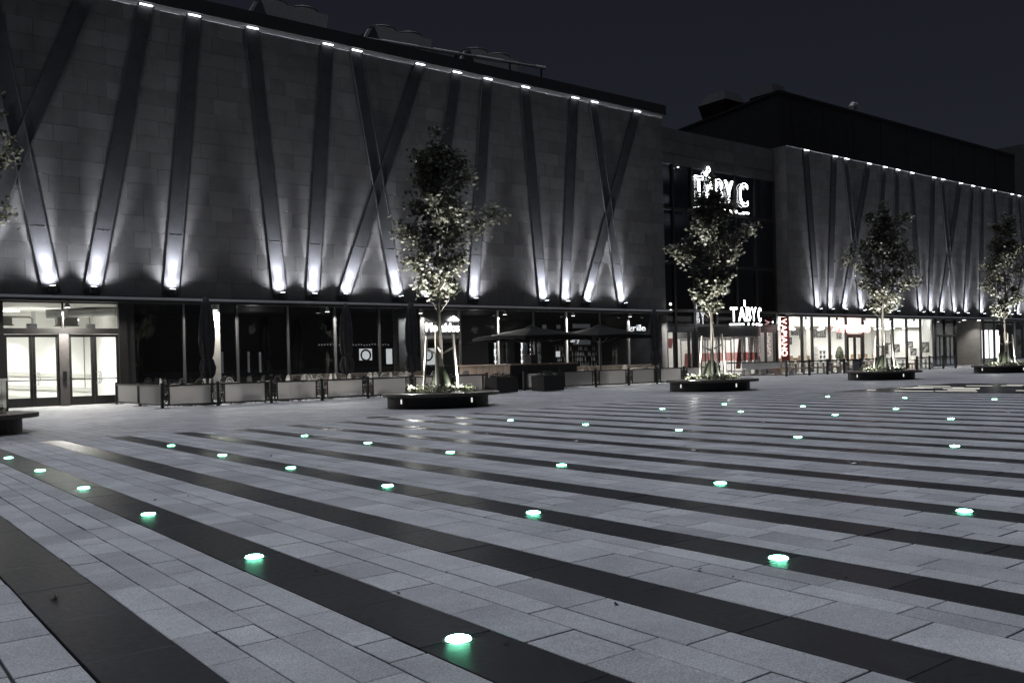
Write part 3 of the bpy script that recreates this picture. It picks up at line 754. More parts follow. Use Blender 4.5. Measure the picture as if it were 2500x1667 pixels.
for a, c in ((42.66, 43.94), (44.06, 45.34), (45.46, 46.14), (52.66, 53.54), (53.66, 54.54)):
    MB().box(a, c, LY-.006, LY+.006, .5, 2.95).build('shopfront_pane', M['glass'], mid)
    MB().box(a, c, LY-.05, LY+.05, 0, .48).build('shopfront_base', M['concrete'], mid)
rr = random.Random(2)
for x, y, w, z0, z1, tl in ((43.2, 41, .8, 1.9, 2.7, .0), (44.7, 41.5, .55, .6, 2.9, .35), (45.7, 42, .5, .5, 2.9, .3), (47.4, 43.5, 1.8, 2.0, 2.7, .2), (50.8, 44, 1.2, .6, 1.6, .1), (53.3, 41.6, .5, .4, 2.8, .45), (54.1, 41.2, .4, .4, 2.9, .4)):
    MB().hexa([(x-w/2, y, z0), (x+w/2, y, z0), (x+w/2, y+.06, z0), (x-w/2, y+.06, z0), (x-w/2+tl, y, z1), (x+w/2+tl, y, z1), (x+w/2+tl, y+.06, z1), (x-w/2+tl, y+.06, z1)]).build('red_panel', M['red'], mid)
MB().box(42.3, 54.6, 45.8, 45.9, .3, 3.6).build('lobby_wall', M['concrete'], mid)
for x, y in ((43.3, 42.5), (45.6, 42.8), (48, 42.5), (50.6, 42.5), (53.4, 42.2)):
    MB().tube((x, y, 3.0), (x, y, 3.03), .12, None, 12).build('ceiling_spot', M['spotdisc'], mid)
    spot((x, y, 2.98), (x, y+.2, 0), 150, 140, 1, .12, (1, .95, .92), 'link_light')
area((48.6, 43.2, 3.9), (48.6, 43.4, 0), 700, 11, 3.0, (1, .96, .93), 'link_area_light')
spot((49.6, 38.4, 2.55), (49.6, 38.0, 0), 200, 130, 1, .1, (1, .96, .93), 'door_light')
point((48, 43.5, 9.0), 45, .3, (.85, .9, 1), 'upper_floor_fill'); point((48, 43.5, 12.6), 45, .3, (.85, .9, 1), 'upper_floor_fill')  # added fill behind the upper panes, no fitting there
for z in (4.35, 4.75): # two bright spot lamps at the end of the left hall
    c_ = MB().lathe([(.001, -.07), (.05, -.05), (.075, 0), (.05, .05), (.001, .07)], (42.25, FY-.15, z-.1), 12).build('wall_lamp', M['disc'], bl)

# ------------------------------------------------------------------ right hall ground floor
RM = [54.95, 56.6, 57.86, 60.1, 62.31, 64.66, 66.8, 69.05, 71.23, 73.49, 75.68]
QY = 38.45
for x in RM[1:]: MB().box(x-.06, x+.06, QY-.09, QY+.09, .0, 4.05).build('mullion', M['frame'], br)
for a, c in zip(RM[:-1], RM[1:]):
    if abs(a-62.31) < .01: MB().box(a+.06, c-.06, QY-.006, QY+.006, 2.85, 4.05).build('window_pane', M['glass'], br)
    else: MB().box(a+.06, c-.06, QY-.006, QY+.006, .06, 4.05).build('window_pane', M['glass'], br)
d = MB(); d.box(62.37, 62.52, QY-.1, QY+.1, 0, 2.8); d.box(64.45, 64.6, QY-.1, QY+.1, 0, 2.8); d.box(62.52, 64.45, QY-.1, QY+.1, 2.52, 2.8); d.box(63.40, 63.56, QY-.06, QY+.06, 0, 2.52)
d.build('entrance_frame', M['frame'], br)
for a, c in ((62.52, 63.4), (63.56, 64.45)):
    dl = MB().box(a, c, QY-.04, QY+.04, .02, .2).box(a, a+.06, QY-.04, QY+.04, .2, 2.5).box(c-.06, c, QY-.04, QY+.04, .2, 2.5).build('door_leaf', M['frame'], br)
    MB().box(a+.06, c-.06, QY-.006, QY+.006, .2, 2.5).build('glass', M['glass'], dl)
MB().box(54.95, 75.7, 43.5, 43.6, 0, 4.1).box(54.95, 55.05, 39.6, 46, 0, 4.1).box(75.7, 75.8, QY, 46, 0, 4.1).build('restaurant_wall', M['white'], br)
MB().box(54.95, 75.7, QY+.9, 46, 3.42, 4.1).build('ceiling', M['white'], br)
MB().box(54.95, 75.7, QY, 46, -.02, .004).build('restaurant_floor', M['intfloor'], br)
for x, w in ((62.45, .75), (73.0, .7)): MB().box(x, x+w, 42.0, 42.6, 0, 3.41).build('column', M['concrete'], br)
for x in range(56, 76, 2):
    for y in (40.2, 41.6, 43.0):
        MB().tube((x+rnd.uniform(-.4, .4), y, 3.405), (x, y, 3.418), .13, None, 12).build('ceiling_spot', M['fluoro'], br)
area((65.3, 41.3, 3.38), (65.3, 41.6, 0), 1550, 20, 3.0, (1, .96, .90), 'restaurant_light')
area((65.3, 38.62, 3.75), (65.3, 39.4, 3.85), 300, 20.5, .12, (1, .98, .94), 'cove_light')
# pictures and fittings on the restaurant wall
pics = [(63.05, 3.2, .9, .5, 'photo2', 'wide dark print high on the restaurant wall, nearest the red corner sign'), (64.1, 3.05, .8, .85, 'photo', 'square dark print with pale shapes left of the restaurant column'),
        (62.1, 2.46, .9, .5, 'photo2', 'small dark print lowest on the restaurant wall near the red sign'), (66.55, 3.15, 1.6, .8, 'photo', 'large foliage print on the wall left of the restaurant door'),
        (69.4, 3.1, .6, .95, 'photo', 'tall narrow print seen just left of the restaurant door frame')]
def picture(x, z, w, h, y, m, lab, side=False):
    t = thing('picture', lab, 'picture', (x, y, z), 0, 'prints on the restaurant walls')
    e = .04
    def bx(mb, u0, u1, z0, z1, d0, d1):
        if side: mb.box(x-d1, x-d0, y+u0, y+u1, z0, z1)
        else: mb.box(x+u0, x+u1, y-d1, y-d0, z0, z1)
    f = MB(); bx(f, -w/2-e, w/2+e, z-h/2-e, z-h/2, 0, .04); bx(f, -w/2-e, w/2+e, z+h/2, z+h/2+e, 0, .04); bx(f, -w/2-e, -w/2, z-h/2, z+h/2, 0, .04); bx(f, w/2, w/2+e, z-h/2, z+h/2, 0, .04)
    f.build('picture_frame', M['black'], t); p = MB(); bx(p, -w/2, w/2, z-h/2, z+h/2, .004, .02); p.build('print', M[m], t)
    return t
for x, z, w, h, m, lab in pics: picture(x, z, w, h, 43.49, m, lab)
for y, z, w, h, m, lab in ((41.75, 1.7, .42, .6, 'photo', 'narrow framed print right of the maple trunk on the pale restaurant wall'), (40.6, 1.97, .55, .48, 'photo', 'upper of two black framed prints on the pale restaurant wall'),
                           (40.25, 1.33, .45, .5, 'photo', 'lower of two black framed prints on the pale restaurant wall'), (39.15, 1.7, .50, .8, 'photo', 'tall framed landscape print nearest the right end of the bright restaurant')):
    picture(75.695, z, w, h, y, m, lab, True)
t = thing('wall_screen', 'dark wide screen on the pale restaurant wall just right of its door', 'screen', (75.69, 43.0, 1.7))
MB().box(75.64, 75.695, 42.55, 43.45, 1.25, 2.2).build('screen', M['photo2'], t); MB().box(75.65, 75.69, 42.5, 43.49, 1.2, 1.249).build('screen_frame', M['black'], t)
# shelf with dark boxes, counter, high chairs inside
t = thing('display_shelf', 'white display shelf with six dark compartments inside the bright restaurant', 'shelf', (64.9, 42.5, 0))
sh = MB().box(64.45, 65.5, 42.2, 42.7, 1.62, 1.95)
for z in (.55, .9, 1.25, 1.6): sh.box(64.45, 65.5, 42.2, 42.7, z, z+.05)
for x in (64.45, 64.95, 65.45): sh.box(x, x+.05, 42.2, 42.7, .0, 1.62)
sh.build('carcass', M['white'], t)
for x in (64.51, 65.01):
    for z in (.61, .96, 1.31): MB().box(x, x+.43, 42.3, 42.68, z, z+.27).build('dark_box', M['photo2'], t)
t = thing('service_counter', 'long pale service counter inside the bright restaurant', 'counter', (58, 41, 0))
MB().box(55.6, 60.2, 41.2, 41.8, 0, 1.02).build('front', M['concrete'], t); MB().box(55.5, 60.3, 41.1, 41.9, 1.02, 1.08).build('top', M['oak'], t)
t = thing('potted_plant', 'tall dark oval plant standing behind the window left of restaurant door', 'plant', (64.35, 40.3, 0))
MB().lathe([(.22, 0), (.26, .5), (.24, .52)], (64.35, 40.3, 0), 16).build('pot', M['concrete'], t)
MB().lathe([(.02, .5), (.24, .75), (.32, 1.1), (.28, 1.5), (.12, 1.85), (.0, 1.95)], (64.35, 40.3, 0), 16, lambda a, z, k: 1+.12*math.sin(5*a+k*2)).build('foliage', M['plant'], t)
def bar_stool(x, y, lab, rz=0, first=[None]):
    if first[0] is None:
        t = thing('bar_chair', lab, 'chair', (x, y, 0), rz, 'high wooden chairs inside the bright restaurant'); first[0] = t
        MB().box(-.2, .2, -.2, .2, .70, .75).build('seat', M['oak'], t, local=True)
        for sx in (-.17, .17):
            for sy in (-.17, .17): MB().box(sx-.02, sx+.02, sy-.02, sy+.02, 0, .70 if sy < 0 else 1.25).build('leg', M['oak'], t, local=True)
        b_ = MB()
        for i in range(5): b_.box(-.15+i*.07, -.12+i*.07, .15, .18, .8, 1.2)
        b_.box(-.17, .17, .15, .19, 1.17, 1.25); b_.build('backrest', M['oak'], t, local=True)
        return t
    return copy_tree(first[0], (x, y, 0), rz, lab)
xs_ = [57.5, 58.6, 59.7, 60.8, 66.4, 67.4, 68.4, 69.5, 70.6, 71.7, 72.8, 74.0]
for i, x in enumerate(xs_): bar_stool(x, 40.6 if i < 4 else 42.2, f'high wooden chair, {ORD[i]} from the left along the restaurant window')
# vapiano-like letters
t = thing('letter_sign', 'blazing white pink letters with a small winged emblem above the right restaurant door', 'sign', (61.4, 38.0, 2.9))
text(t, 'VAPIANO', 61.6, 38.02, 2.93, .78, M['neon_red'], 3.3, dep=.05)
fl_ = MB()
for a in (30, 75, 150, 210): fl_.add([(61.3, 38.0, 3.15), (61.3+.30*math.cos(R(a))-.05, 38.0, 3.15+.30*math.sin(R(a))), (61.3+.34*math.cos(R(a)), 37.97, 3.15+.34*math.sin(R(a))), (61.3+.30*math.cos(R(a))+.05, 38.0, 3.15+.30*math.sin(R(a))+.02)], [(0, 1, 2, 3)])
fl_.tube((61.18, 38, 3.0), (61.4, 38, 3.3), .03, .015, 8); fl_.build('winged_emblem', M['neon_red'], t)
t = thing('blade_sign', 'tall upright red lit sign with white lettering on the corner below the ledge', 'sign', (54.88, 38.8, 0))
MB().box(54.86, 54.98, 38.36, 38.98, .25, 4.03).build('sign_box', M['vap_red'], t)
z = 3.9
for ch in 'VAPIANO':
    kk = (ch, .62, 'v', ''); 
    if kk not in GC: GC[kk] = glyph(ch, .60, 'solid', .02, M['blade'])
    me, a, c = GC[kk]; o = bpy.data.objects.new('letter', me); COL.objects.link(o); o.parent = t
    # letters lie on the side face and read downwards
    o.rotation_euler = Matrix(((0, 0, -1), (0, -1, 0), (-1, 0, 0))).to_euler() if False else Matrix(((0, 0, -1), (0, 1, 0), (0, 0, 0))).to_euler() if False else (0, 0, 0)
    o.matrix_basis = Matrix(((0, 0, -1, 54.83), (0, 1, 0, 38.0+.55), (-1, 0, 0, z+a), (0, 0, 0, 1)))
    o.matrix_basis = wmat(t).inverted() @ Matrix(((0, 0, -1, 54.83), (0, -1, 0, 38.90), (-1, 0, 0, z+a), (0, 0, 0, 1)))
    z -= (c-a)+.06
# dark doorway, grey entry and shop to the right
d = MB(); d.box(75.8, 76.0, QY-.1, QY+.1, 0, 4.05); d.box(77.5, 77.75, QY-.1, QY+.1, 0, 4.05); d.box(79.4, 79.6, QY-.1, QY+.1, 0, 4.05); d.box(76.0, 77.5, QY-.1, QY+.1, 2.55, 2.75); d.box(77.75, 79.4, QY-.1, QY+.1, 2.55, 2.75)
d.build('entrance_frame', M['black'], br)
for a, c in ((76.0, 77.5), (77.75, 79.4)):
    MB().box(a, c, QY-.006, QY+.006, 2.75, 4.05).build('window_pane', M['tglass'], br)
    dl = MB().box(a, a+.08, QY-.04, QY+.04, 0, 2.55).box(c-.08, c, QY-.04, QY+.04, 0, 2.55).box(a+.08, c-.08, QY-.04, QY+.04, 0, .2).box((a+c)/2-.05, (a+c)/2+.05, QY-.04, QY+.04, .2, 2.55).build('door_leaf', M['black'], br)
    MB().box(a+.08, c-.08, QY-.006, QY+.006, .2, 2.55).build('glass', M['tglass'], dl)
# recessed entry with slanted grey screen
for i in range(4):
    x0, y0 = 79.6+i*1.2, QY+.2+i*.55; 
    MB().hexa([(x0, y0, .08), (x0+1.14, y0+.52, .08), (x0+1.14, y0+.56, .08), (x0, y0+.04, .08), (x0, y0, 4.0), (x0+1.14, y0+.52, 4.0), (x0+1.14, y0+.56, 4.0), (x0, y0+.04, 4.0)]).build('screen_panel', M['acbox'], br)
MB().box(84.45, 84.75, QY+.1, QY+2.5, 0, 4.05).build('entry_wall', M['concrete'], br)
spot((80.6, QY-.2, 3.9), (80.4, QY+.6, 0), 60, 110, .9, .08, (1, .97, .93), 'entry_light')
spot((83.6, QY+.6, 3.9), (83.6, QY+.3, 0), 130, 120, .9, .08, (1, .97, .93), 'entry_light')
for x in (81.0, 83.8): MB().tube((x, QY-.1, 4.03), (x, QY-.1, 4.048), .14, None, 14).build('ceiling_spot', M['disc'], br)
for x in (84.85, 87.0, 89.2, 91.4, 93.6, 95.8): MB().box(x-.06, x+.06, QY-.09, QY+.09, 0, 4.05).build('mullion', M['mull'], br)
for a, c in zip((84.85, 87.0, 89.2, 91.4, 93.6), (87.0, 89.2, 91.4, 93.6, 95.8)): MB().box(a+.06, c-.06, QY-.006, QY+.006, .06, 4.05).build('window_pane', M['glass'], br)
MB().box(84.8, 100, 44, 44.1, 0, 4.1).build('shop_wall', M['concrete'], br)
MB().box(84.8, 100, QY, 44, -.02, .004).build('shop_floor', M['concrete'], br)
for a, c in ((86.0, 86.6), (86.95, 88.5), (89.2, 89.7), (90.2, 91.9)):
    MB().box(a, c, 40.2, 40.3, .55, 3.25).build('bright_panel', M['cabinet'], br)
area((92, 41, 3.9), (92, 41, 0), 260, 12, 2, (1, .98, .95), 'shop_light')
t = thing('poster', 'shop poster of a dark shape on white at the right edge of photo', 'poster', (94.4, 39.5, 2))
MB().box(93.7, 95.2, 39.5, 39.53, .5, 3.3).build('sheet', M['white'], t)
MB().lathe([(.05, 1.6), (.3, 1.75), (.35, 2.2), (.2, 2.6), (.02, 2.75)], (94.2, 39.47, 0), 12).build('figure_shape', M['photo2'], t)

# ------------------------------------------------------------------ rooftop plant
def cooling_unit(x, y, z, s, lab):
    t = thing('cooling_unit', lab, 'cooling unit', (x, y, 16.5), 0, 'cooling units on the roof of the left hall')
    w, dp, h = 3.3*s, 1.7*s, 1.15*s
    c = MB(); c.hexa([(x+.5*s, y, z), (x+w-.2*s, y, z), (x+w-.2*s, y+dp, z), (x+.5*s, y+dp, z), (x, y, z+h), (x+w, y, z+h), (x+w, y+dp, z+h), (x, y+dp, z+h)])
    c.build('casing', M['unit'], t)
    l = MB()
    for dx in (.7*s, w-.5*s):
        for dy in (.1, dp-.2): l.box(x+dx, x+dx+.1, y+dy, y+dy+.1, 16.45, z)
    l.build('leg_frame', M['black'], t)
    for k in (0, 1):
        cx = x+w*(.27+.46*k); cy = y+dp/2
        f = MB().ring((cx, cy, z+h), .62*s, .68*s, 0.002, .20*s, 20); f.build('fan_shroud', M['unit'], t)
        gd = MB(); gd.path([(cx+.68*s*math.cos(a), cy+.68*s*math.sin(a), z+h+.24*s) for a in [i*math.pi/10 for i in range(21)]], .04*s, 6)
        for a in range(0, 180, 45): gd.tube((cx+.66*s*math.cos(R(a)), cy+.66*s*math.sin(R(a)), z+h+.26*s), (cx-.66*s*math.cos(R(a)), cy-.66*s*math.sin(R(a)), z+h+.26*s), .02*s, None, 5)
        gd.build('fan_guard', M['unitblk'], t)
    MB().hexa([(x-.9*s, y+.3, z-.2), (x-.75*s, y+.3, z-.2), (x-.75*s, y+.5, z-.2), (x-.9*s, y+.5, z-.2), (x-.15*s, y+.3, z+h-.05), (x, y+.3, z+h-.05), (x, y+.5, z+h-.05), (x-.15*s, y+.5, z+h-.05)]).build('side_brace', M['unit'], t)
cooling_unit(18.5, 44, 18.85, 1.15, 'grey cooling unit with two roof fans, leftmost above the left hall')
cooling_unit(25.1, 44, 18.85, 1.15, 'grey cooling unit with two roof fans, middle one above left hall')
cooling_unit(31.6, 44, 18.85, 1.15, 'grey cooling unit with two roof fans, rightmost above the left hall')
t = thing('roof_pipe', 'long grey insulated pipe in joined lengths running along the left hall roof', 'pipe', (17, 43, 16.5))
xs_ = [15.5, 17.7, 20.6, 22.6, 25.0, 27.4, 28.4, 30.2, 31.4, 33.5, 36.0, 36.8]
for i in range(len(xs_)-1):
    a, c = xs_[i], xs_[i+1]; rdi = .11 if i % 2 == 0 else .075
    za, zc = 18.72+.055*(a-18.2), 18.72+.055*(c-18.2)
    MB().tube((a, 43.2, za), (c, 43.2, zc), rdi, None, 10).build('pipe_length', M['unit' if i % 2 == 0 else 'acbox'], t)
sp = MB()
for x in (18, 22, 26, 30, 34, 36.5): sp.box(x-.03, x+.03, 43.15, 43.25, 16.5, 18.65+.055*(x-18.2))
sp.build('pipe_support', M['black'], t)
# dark block behind
tb = thing('rooftop_block', 'tall black windowless block rising behind the right stone hall', 'building', (79.3, 56, 0))
b_ = MB(); fp = [(79.3, 56), (134, 56), (134, 90), (86, 90)]; 
b_.add([(x, y, 14) for x, y in fp]+[(x, y, 28.45) for x, y in fp], [(0, 1, 5, 4), (1, 2, 6, 5), (2, 3, 7, 6), (3, 0, 4, 7), (4, 5, 6, 7)])
b_.build('wall', M['block'], tb)
rm = MB()
for (x0, y0), (x1, y1) in zip(fp, fp[1:]+fp[:1]): 
    d_ = Vector((x1-x0, y1-y0, 0)).normalized(); n_ = Vector((d_.y, -d_.x, 0))*.08
    rm.hexa([(x0+n_.x, y0+n_.y, 28.46), (x1+n_.x, y1+n_.y, 28.46), (x1-n_.x*3, y1-n_.y*3, 28.46), (x0-n_.x*3, y0-n_.y*3, 28.46), (x0+n_.x, y0+n_.y, 28.72), (x1+n_.x, y1+n_.y, 28.72), (x1-n_.x*3, y1-n_.y*3, 28.72), (x0-n_.x*3, y0-n_.y*3, 28.72)])
rm.build('parapet', M['roof'], tb)
for k in range(9): MB().box(81.5+k*5.8, 81.56+k*5.8, 55.97, 56.0, 14, 28.45).build('panel_seam', M['roof'], tb)
for i, (x, y, s, lab) in enumerate(((84.3, 67.2, 1.0, 'dark flared cooling tower on the black block, left one of two'), (86.4, 62.2, .8, 'dark flared cooling tower on the black block, right one beside the corner'))):
    t = thing('cooling_tower', lab, 'cooling tower', (x, y, 28.7), 0, 'cooling towers on the black block')
    w = 1.9*s
    MB().hexa([(x-w*.8, y-w*.8, 28.5), (x+w*.8, y-w*.8, 28.5), (x+w*.8, y+w*.8, 28.5), (x-w*.8, y+w*.8, 28.5), (x-w*1.05, y-w*1.05, 30.6), (x+w*1.05, y-w*1.05, 30.6), (x+w*1.05, y+w*1.05, 30.6), (x-w*1.05, y+w*1.05, 30.6)]).build('casing', M['block'], t)
    MB().hexa([(x-w, y-w, 30.61), (x+w, y-w, 30.61), (x+w, y+w, 30.61), (x-w, y+w, 30.61), (x-w*.7, y-w*.7, 31.8), (x+w*.7, y-w*.7, 31.8), (x+w*.7, y+w*.7, 31.8), (x-w*.7, y+w*.7, 31.8)]).build('cowl', M['block'], t)
t = thing('roof_vent', 'small bent vent pipe on the edge of the black block', 'vent', (95, 57, 28.7))
MB().path([(94.5, 57, 28.5), (94.5, 57, 29.6), (94.8, 57, 29.9), (95.4, 57, 29.9), (95.6, 57, 29.5)], .3, 8).build('vent_pipe', M['unit'], t)
tf = thing('apartment_tower', 'far pale tower with lit balcony bands at the right edge', 'building', (150, 62, 0))
MB().box(148, 175, 60, 90, 0, 33).build('wall', M['stone'], tf)
for z in range(20, 33, 1):
    if z % 2 == 0: MB().box(147.2, 176, 59.2, 60, z, z+.7).build('balcony', M['band'], tf)

# ------------------------------------------------------------------ terrace of the left hall
FPX = [9.2, 11.1, 13.05, 15.05, 17.0, 18.95, 20.9, 22.75]
FPX2 = [24.75, 26.9, 29.1, 31.3, 33.3, 35.3, 37.3]
def fence_post(par, x, y, h=.86):
    MB().box(x-.045, x+.045, y-.045, y+.045, .012, h).box(x-.22, x+.22, y-.14, y+.14, 0, .012).build('post', M['black'], par)
def fence_panel(par, a, c, y, ax='x', pane='frost', y2=None):
    # frame between two posts; decorative chain links fill the two end gaps
    def bx(m_, u0, u1, z0, z1, t=.025):
        if ax == 'x': m_.box(u0, u1, y-t, y+t, z0, z1)
        else: m_.box(y-t, y+t, u0, u1, z0, z1)
    f = MB(); a0, c0 = a+.05, c-.05
    bx(f, a0, c0, .745, .80); bx(f, a0, c0, .08, .13)
    gp = .16
    bx(f, a0+gp, a0+gp+.04, .13, .745); bx(f, c0-gp-.04, c0-gp, .13, .745)
    fo = f.build('panel_frame', M['black'], par)
    p = MB(); bx(p, a0+gp+.04, c0-gp-.04, .13, .745, .006); p.build('frosted_pane', M[pane], fo)
    g_ = MB()
    for u in (a0+gp/2, c0-gp/2):
        for k in range(6):
            z = .18+k*.10; pts = []
            for i in range(9):
                t_ = i*math.pi/4; du, dz = .045*math.cos(t_)*(1 if k % 2 else .8), .05*math.sin(t_)
                pts.append((u+du, y, z+dz) if ax == 'x' else (y, u+du, z+dz))
            g_.path(pts, .013, 5)
    g_.build('ornament', M['black'], fo)
tfz = thing('terrace_fence', 'black framed frosted glass fence enclosing the left restaurant terrace', 'fence', (9.2, 31.05, 0))
for x in FPX: fence_post(tfz, x, 31.05)
for a, c in zip(FPX[:-1], FPX[1:]): fence_panel(tfz, a, c, 31.05)
for y in (34.2, 37.4): fence_post(tfz, 9.35, y)
fence_panel(tfz, 31.1, 34.2, 9.28, 'y'); fence_panel(tfz, 34.2, 37.4, 9.35, 'y')
tfy = thing('terrace_fence', 'black framed frosted glass fence right of the wooden bar', 'fence', (24.75, 31.0, 0))
for x in FPX2: fence_post(tfy, x, 31.0)
for a, c in zip(FPX2[:-1], FPX2[1:]): fence_panel(tfy, a, c, 31.0)

# bistro chair
def bistro(label, mname, loc, rz):
    t = thing('bistro_chair', label, 'chair', loc, rz, 'bistro chairs on the left terrace')
    MB().lathe([(.001, .455), (.19, .455), (.205, .44), (.205, .42), (.001, .42)], n=18).build('seat', M[mname], t, local=True)
    for sx in (-1, 1):
        MB().path([(sx*.15, -.13, .42), (sx*.19, -.19, 0)], .014, 6).build('leg', M['wicker_dark'], t, local=True)
        MB().path([(sx*.15, .13, .42), (sx*.17, .20, 0)], .014, 6).build('leg', M['wicker_dark'], t, local=True)
    hp = [(.20*math.cos(a), .17+.05*max(0, math.sin(a)), .44+.52*math.sin(a)**.9 if math.sin(a) > 0 else .44) for a in [i*math.pi/12 for i in range(13)]]
    MB().path(hp, .023, 6).build('hoop', M['wicker_dark' if mname == 'wicker_dark' else 'wicker'], t, local=True)
    w_ = MB(); n = 10
    inner = [(.145*math.cos(i*math.pi/n), .175+.04*math.sin(i*math.pi/n), .52+.37*math.sin(i*math.pi/n)) for i in range(n+1)]
    vs = []
    for off in (-.008, .008): vs += [(x, y+off, z) for x, y, z in inner]
    m_ = n+1
    w_.add(vs, [tuple(range(m_-1, -1, -1)), tuple(range(m_, 2*m_))]+[(i, (i+1) % m_, m_+(i+1) % m_, m_+i) for i in range(m_)])
    w_.build('woven_back', M[mname], t, local=True)
    return t
P0 = bistro('x', 'wicker', (10.5, 32, 0), 0); P1 = bistro('y', 'wicker_dark', (11.2, 32, 0), 0)
def cafe_table(lab, x, y, first=[None]):
    if first[0] is None:
        t = thing('cafe_table', lab, 'table', (x, y, 0), 0, 'white cafe tables on the left terrace'); first[0] = t
        MB().box(-.35, .35, -.35, .35, .715, .745).build('top', M['table'], t, local=True)
        MB().tube((0, 0, .03), (0, 0, .715), .03, None, 10).build('pedestal', M['black'], t, local=True)
        MB().lathe([(.24, 0), (.24, .015), (.04, .04)], n=18).build('base', M['black'], t, local=True); return t
    return copy_tree(first[0], (x, y, 0), 0, lab)
tabs = [10.6, 12.4, 14.2, 16.1, 18.0, 19.9, 21.6]
ti = 0; rc = random.Random(21); used = [0, 0]; ci = 0
def put_chair(x, y, rz, lab, darkc):
    i = 1 if darkc else 0; p = (P0, P1)[i]
    if not used[i]:
        p.location = (x, y, 0); p.rotation_euler = (0, 0, rz); p['label'] = lab; used[i] = 1
    else: copy_tree(p, (x, y, 0), rz, lab)
spots_ = []
for row, y in ((0, 32.25), (1, 35.2)):
    for i, x in enumerate(tabs):
        x2 = x+(.5 if row else 0)+rc.uniform(-.15, .15)
        cafe_table(f'white cafe table, {ORD[i]} from the left in the {"back row by the glass" if row else "front row by the fence"}', x2, y)
        spots_ += [(x2-.62, y+rc.uniform(-.1, .1), R(90)+rc.uniform(-.3, .3), row), (x2+.62, y+rc.uniform(-.1, .1), R(-90)+rc.uniform(-.3, .3), row)]
        if row == 0 or i % 2: spots_.append((x2+rc.uniform(-.1, .1), y+.62, rc.uniform(-.3, .3), row))
        if row == 0 and i % 2 == 0: spots_.append((x2+.1, y-.62, R(180)+rc.uniform(-.2, .2), row))
cnt = {}
for x, y, rz, row in sorted(spots_):
    dk_ = rc.random() < .42; kk = (row, dk_); cnt[kk] = cnt.get(kk, 0)+1
    n = cnt[kk]
    put_chair(x, y, rz, f'{"dark rattan" if dk_ else "pale woven"} bistro chair, {ORD[n-1] if n <= 20 else str(n)+"th"} of its colour from left in {"back" if row else "front"} table row', dk_)
for i, x in enumerate((28.2, 30.2, 32.4, 34.5, 36.4)):
    cafe_table(f'white cafe table, {ORD[i]} from the left behind the fence right of the bar', x, 33.6 if i % 2 else 35.4)
    for s_ in (-1, 1):
        put_chair(x+s_*.6, (33.6 if i % 2 else 35.4)+.1, R(-90*s_), f'{"pale woven" if s_ < 0 else "dark rattan"} bistro chair at the {ORD[i]} table behind fence right of bar', s_ > 0)

# closed parasols
def closed_parasol(x, y, lab, first=[None]):
    if first[0] is None:
        t = thing('closed_parasol', lab, 'parasol', (x, y, 0), 0, 'closed dark parasols on the left terrace'); first[0] = t
        fold = lambda a, z, k: 1+(.20 if .95 < z < 3.6 else .05)*math.sin(8*a+k*.5)+.06*math.sin(3*a+k)
        MB().lathe([(.05, 1.02), (.17, .95), (.23, 1.1), (.27, 1.35), (.20, 1.62), (.16, 1.68), (.21, 1.85), (.25, 2.3), (.24, 2.8), (.20, 3.3), (.15, 3.7), (.09, 3.86), (.06, 3.9), (.001, 3.92)], n=40, mod=fold).build('canopy', M['fabric'], t, local=True)
        MB().tube((0, 0, .06), (0, 0, 1.1), .04, None, 12).build('pole', M['black'], t, local=True)
        MB().box(-.35, .35, -.35, .35, 0, .06).build('base', M['plastic'], t, local=True)
        MB().ring((0, 0, 1.64), .15, .175, 0, .05, 20).build('strap', M['black'], t, local=True); return t
    return copy_tree(first[0], (x, y, 0), rnd.uniform(0, 1), lab)
closed_parasol(11.3, 32.6, 'tall closed dark parasol nearest the lit entrance, in the front row')
closed_parasol(17.65, 34.0, 'tall closed dark parasol, second from the lit entrance')
closed_parasol(19.9, 33.1+.6, 'placeholder') if False else None
closed_parasol(23.4, 36.0, 'tall closed dark parasol just left of the nearest tree trunk') if False else closed_parasol(20.0, 32.6, 'tall closed dark parasol just left of the nearest tree trunk')
closed_parasol(35.2, 32.9, 'tall closed dark parasol at the right end of the left hall')
def open_parasol(x, y, lab, s, zt, ze):
    t = thing('open_parasol', lab, 'parasol', (x, y, 0), 0, 'open grey parasols over the bar')
    h = s/2
    pts = [(x-h, y-h, ze), (x, y-h, ze+.06), (x+h, y-h, ze), (x+h, y, ze+.06), (x+h, y+h, ze), (x, y+h, ze+.06), (x-h, y+h, ze), (x-h, y, ze+.06)]
    c = MB()
    for up in (0, 1):
        ap = (x, y, zt-.012+up*.012); b = [(p[0], p[1], p[2]-.012+.012*up) for p in pts]
        fs = [(0, 1+i, 1+(i+1) % 8) if up else (0, 1+(i+1) % 8, 1+i) for i in range(8)]
        c.add([ap]+b, fs)
    for i in range(8):
        a, b = pts[i], pts[(i+1) % 8]; c.add([(a[0], a[1], a[2]-.16), (b[0], b[1], b[2]-.16), b, a], [(0, 1, 2, 3)])
    c.build('canopy', M['fabric2'], t)
    MB().lathe([(.45, zt-.14), (.30, zt-.02), (.001, zt+.09)], (x, y, 0), 8).build('vent_cap', M['fabric2'], t)
    MB().tube((x, y, 0), (x, y, zt+.14), .045, None, 12).build('pole', M['black'], t)
    for p in pts[::1]:
        q = Vector(p)*.62+Vector((x, y, zt))*.38
        MB().tube((x, y, ze-.35), (q.x, q.y, q.z-.05), .018, None, 6).build('strut', M['black'], t)
    MB().box(x-.45, x+.45, y-.45, y+.45, 0, .08).build('base', M['plastic'], t)
open_parasol(27.3, 33.5, 'wide open dark grey parasol over the wooden bar', 4.1, 2.95, 2.46)
open_parasol(31.8, 33.5, 'open dark grey parasol right of the bar', 3.7, 3.03, 2.48)
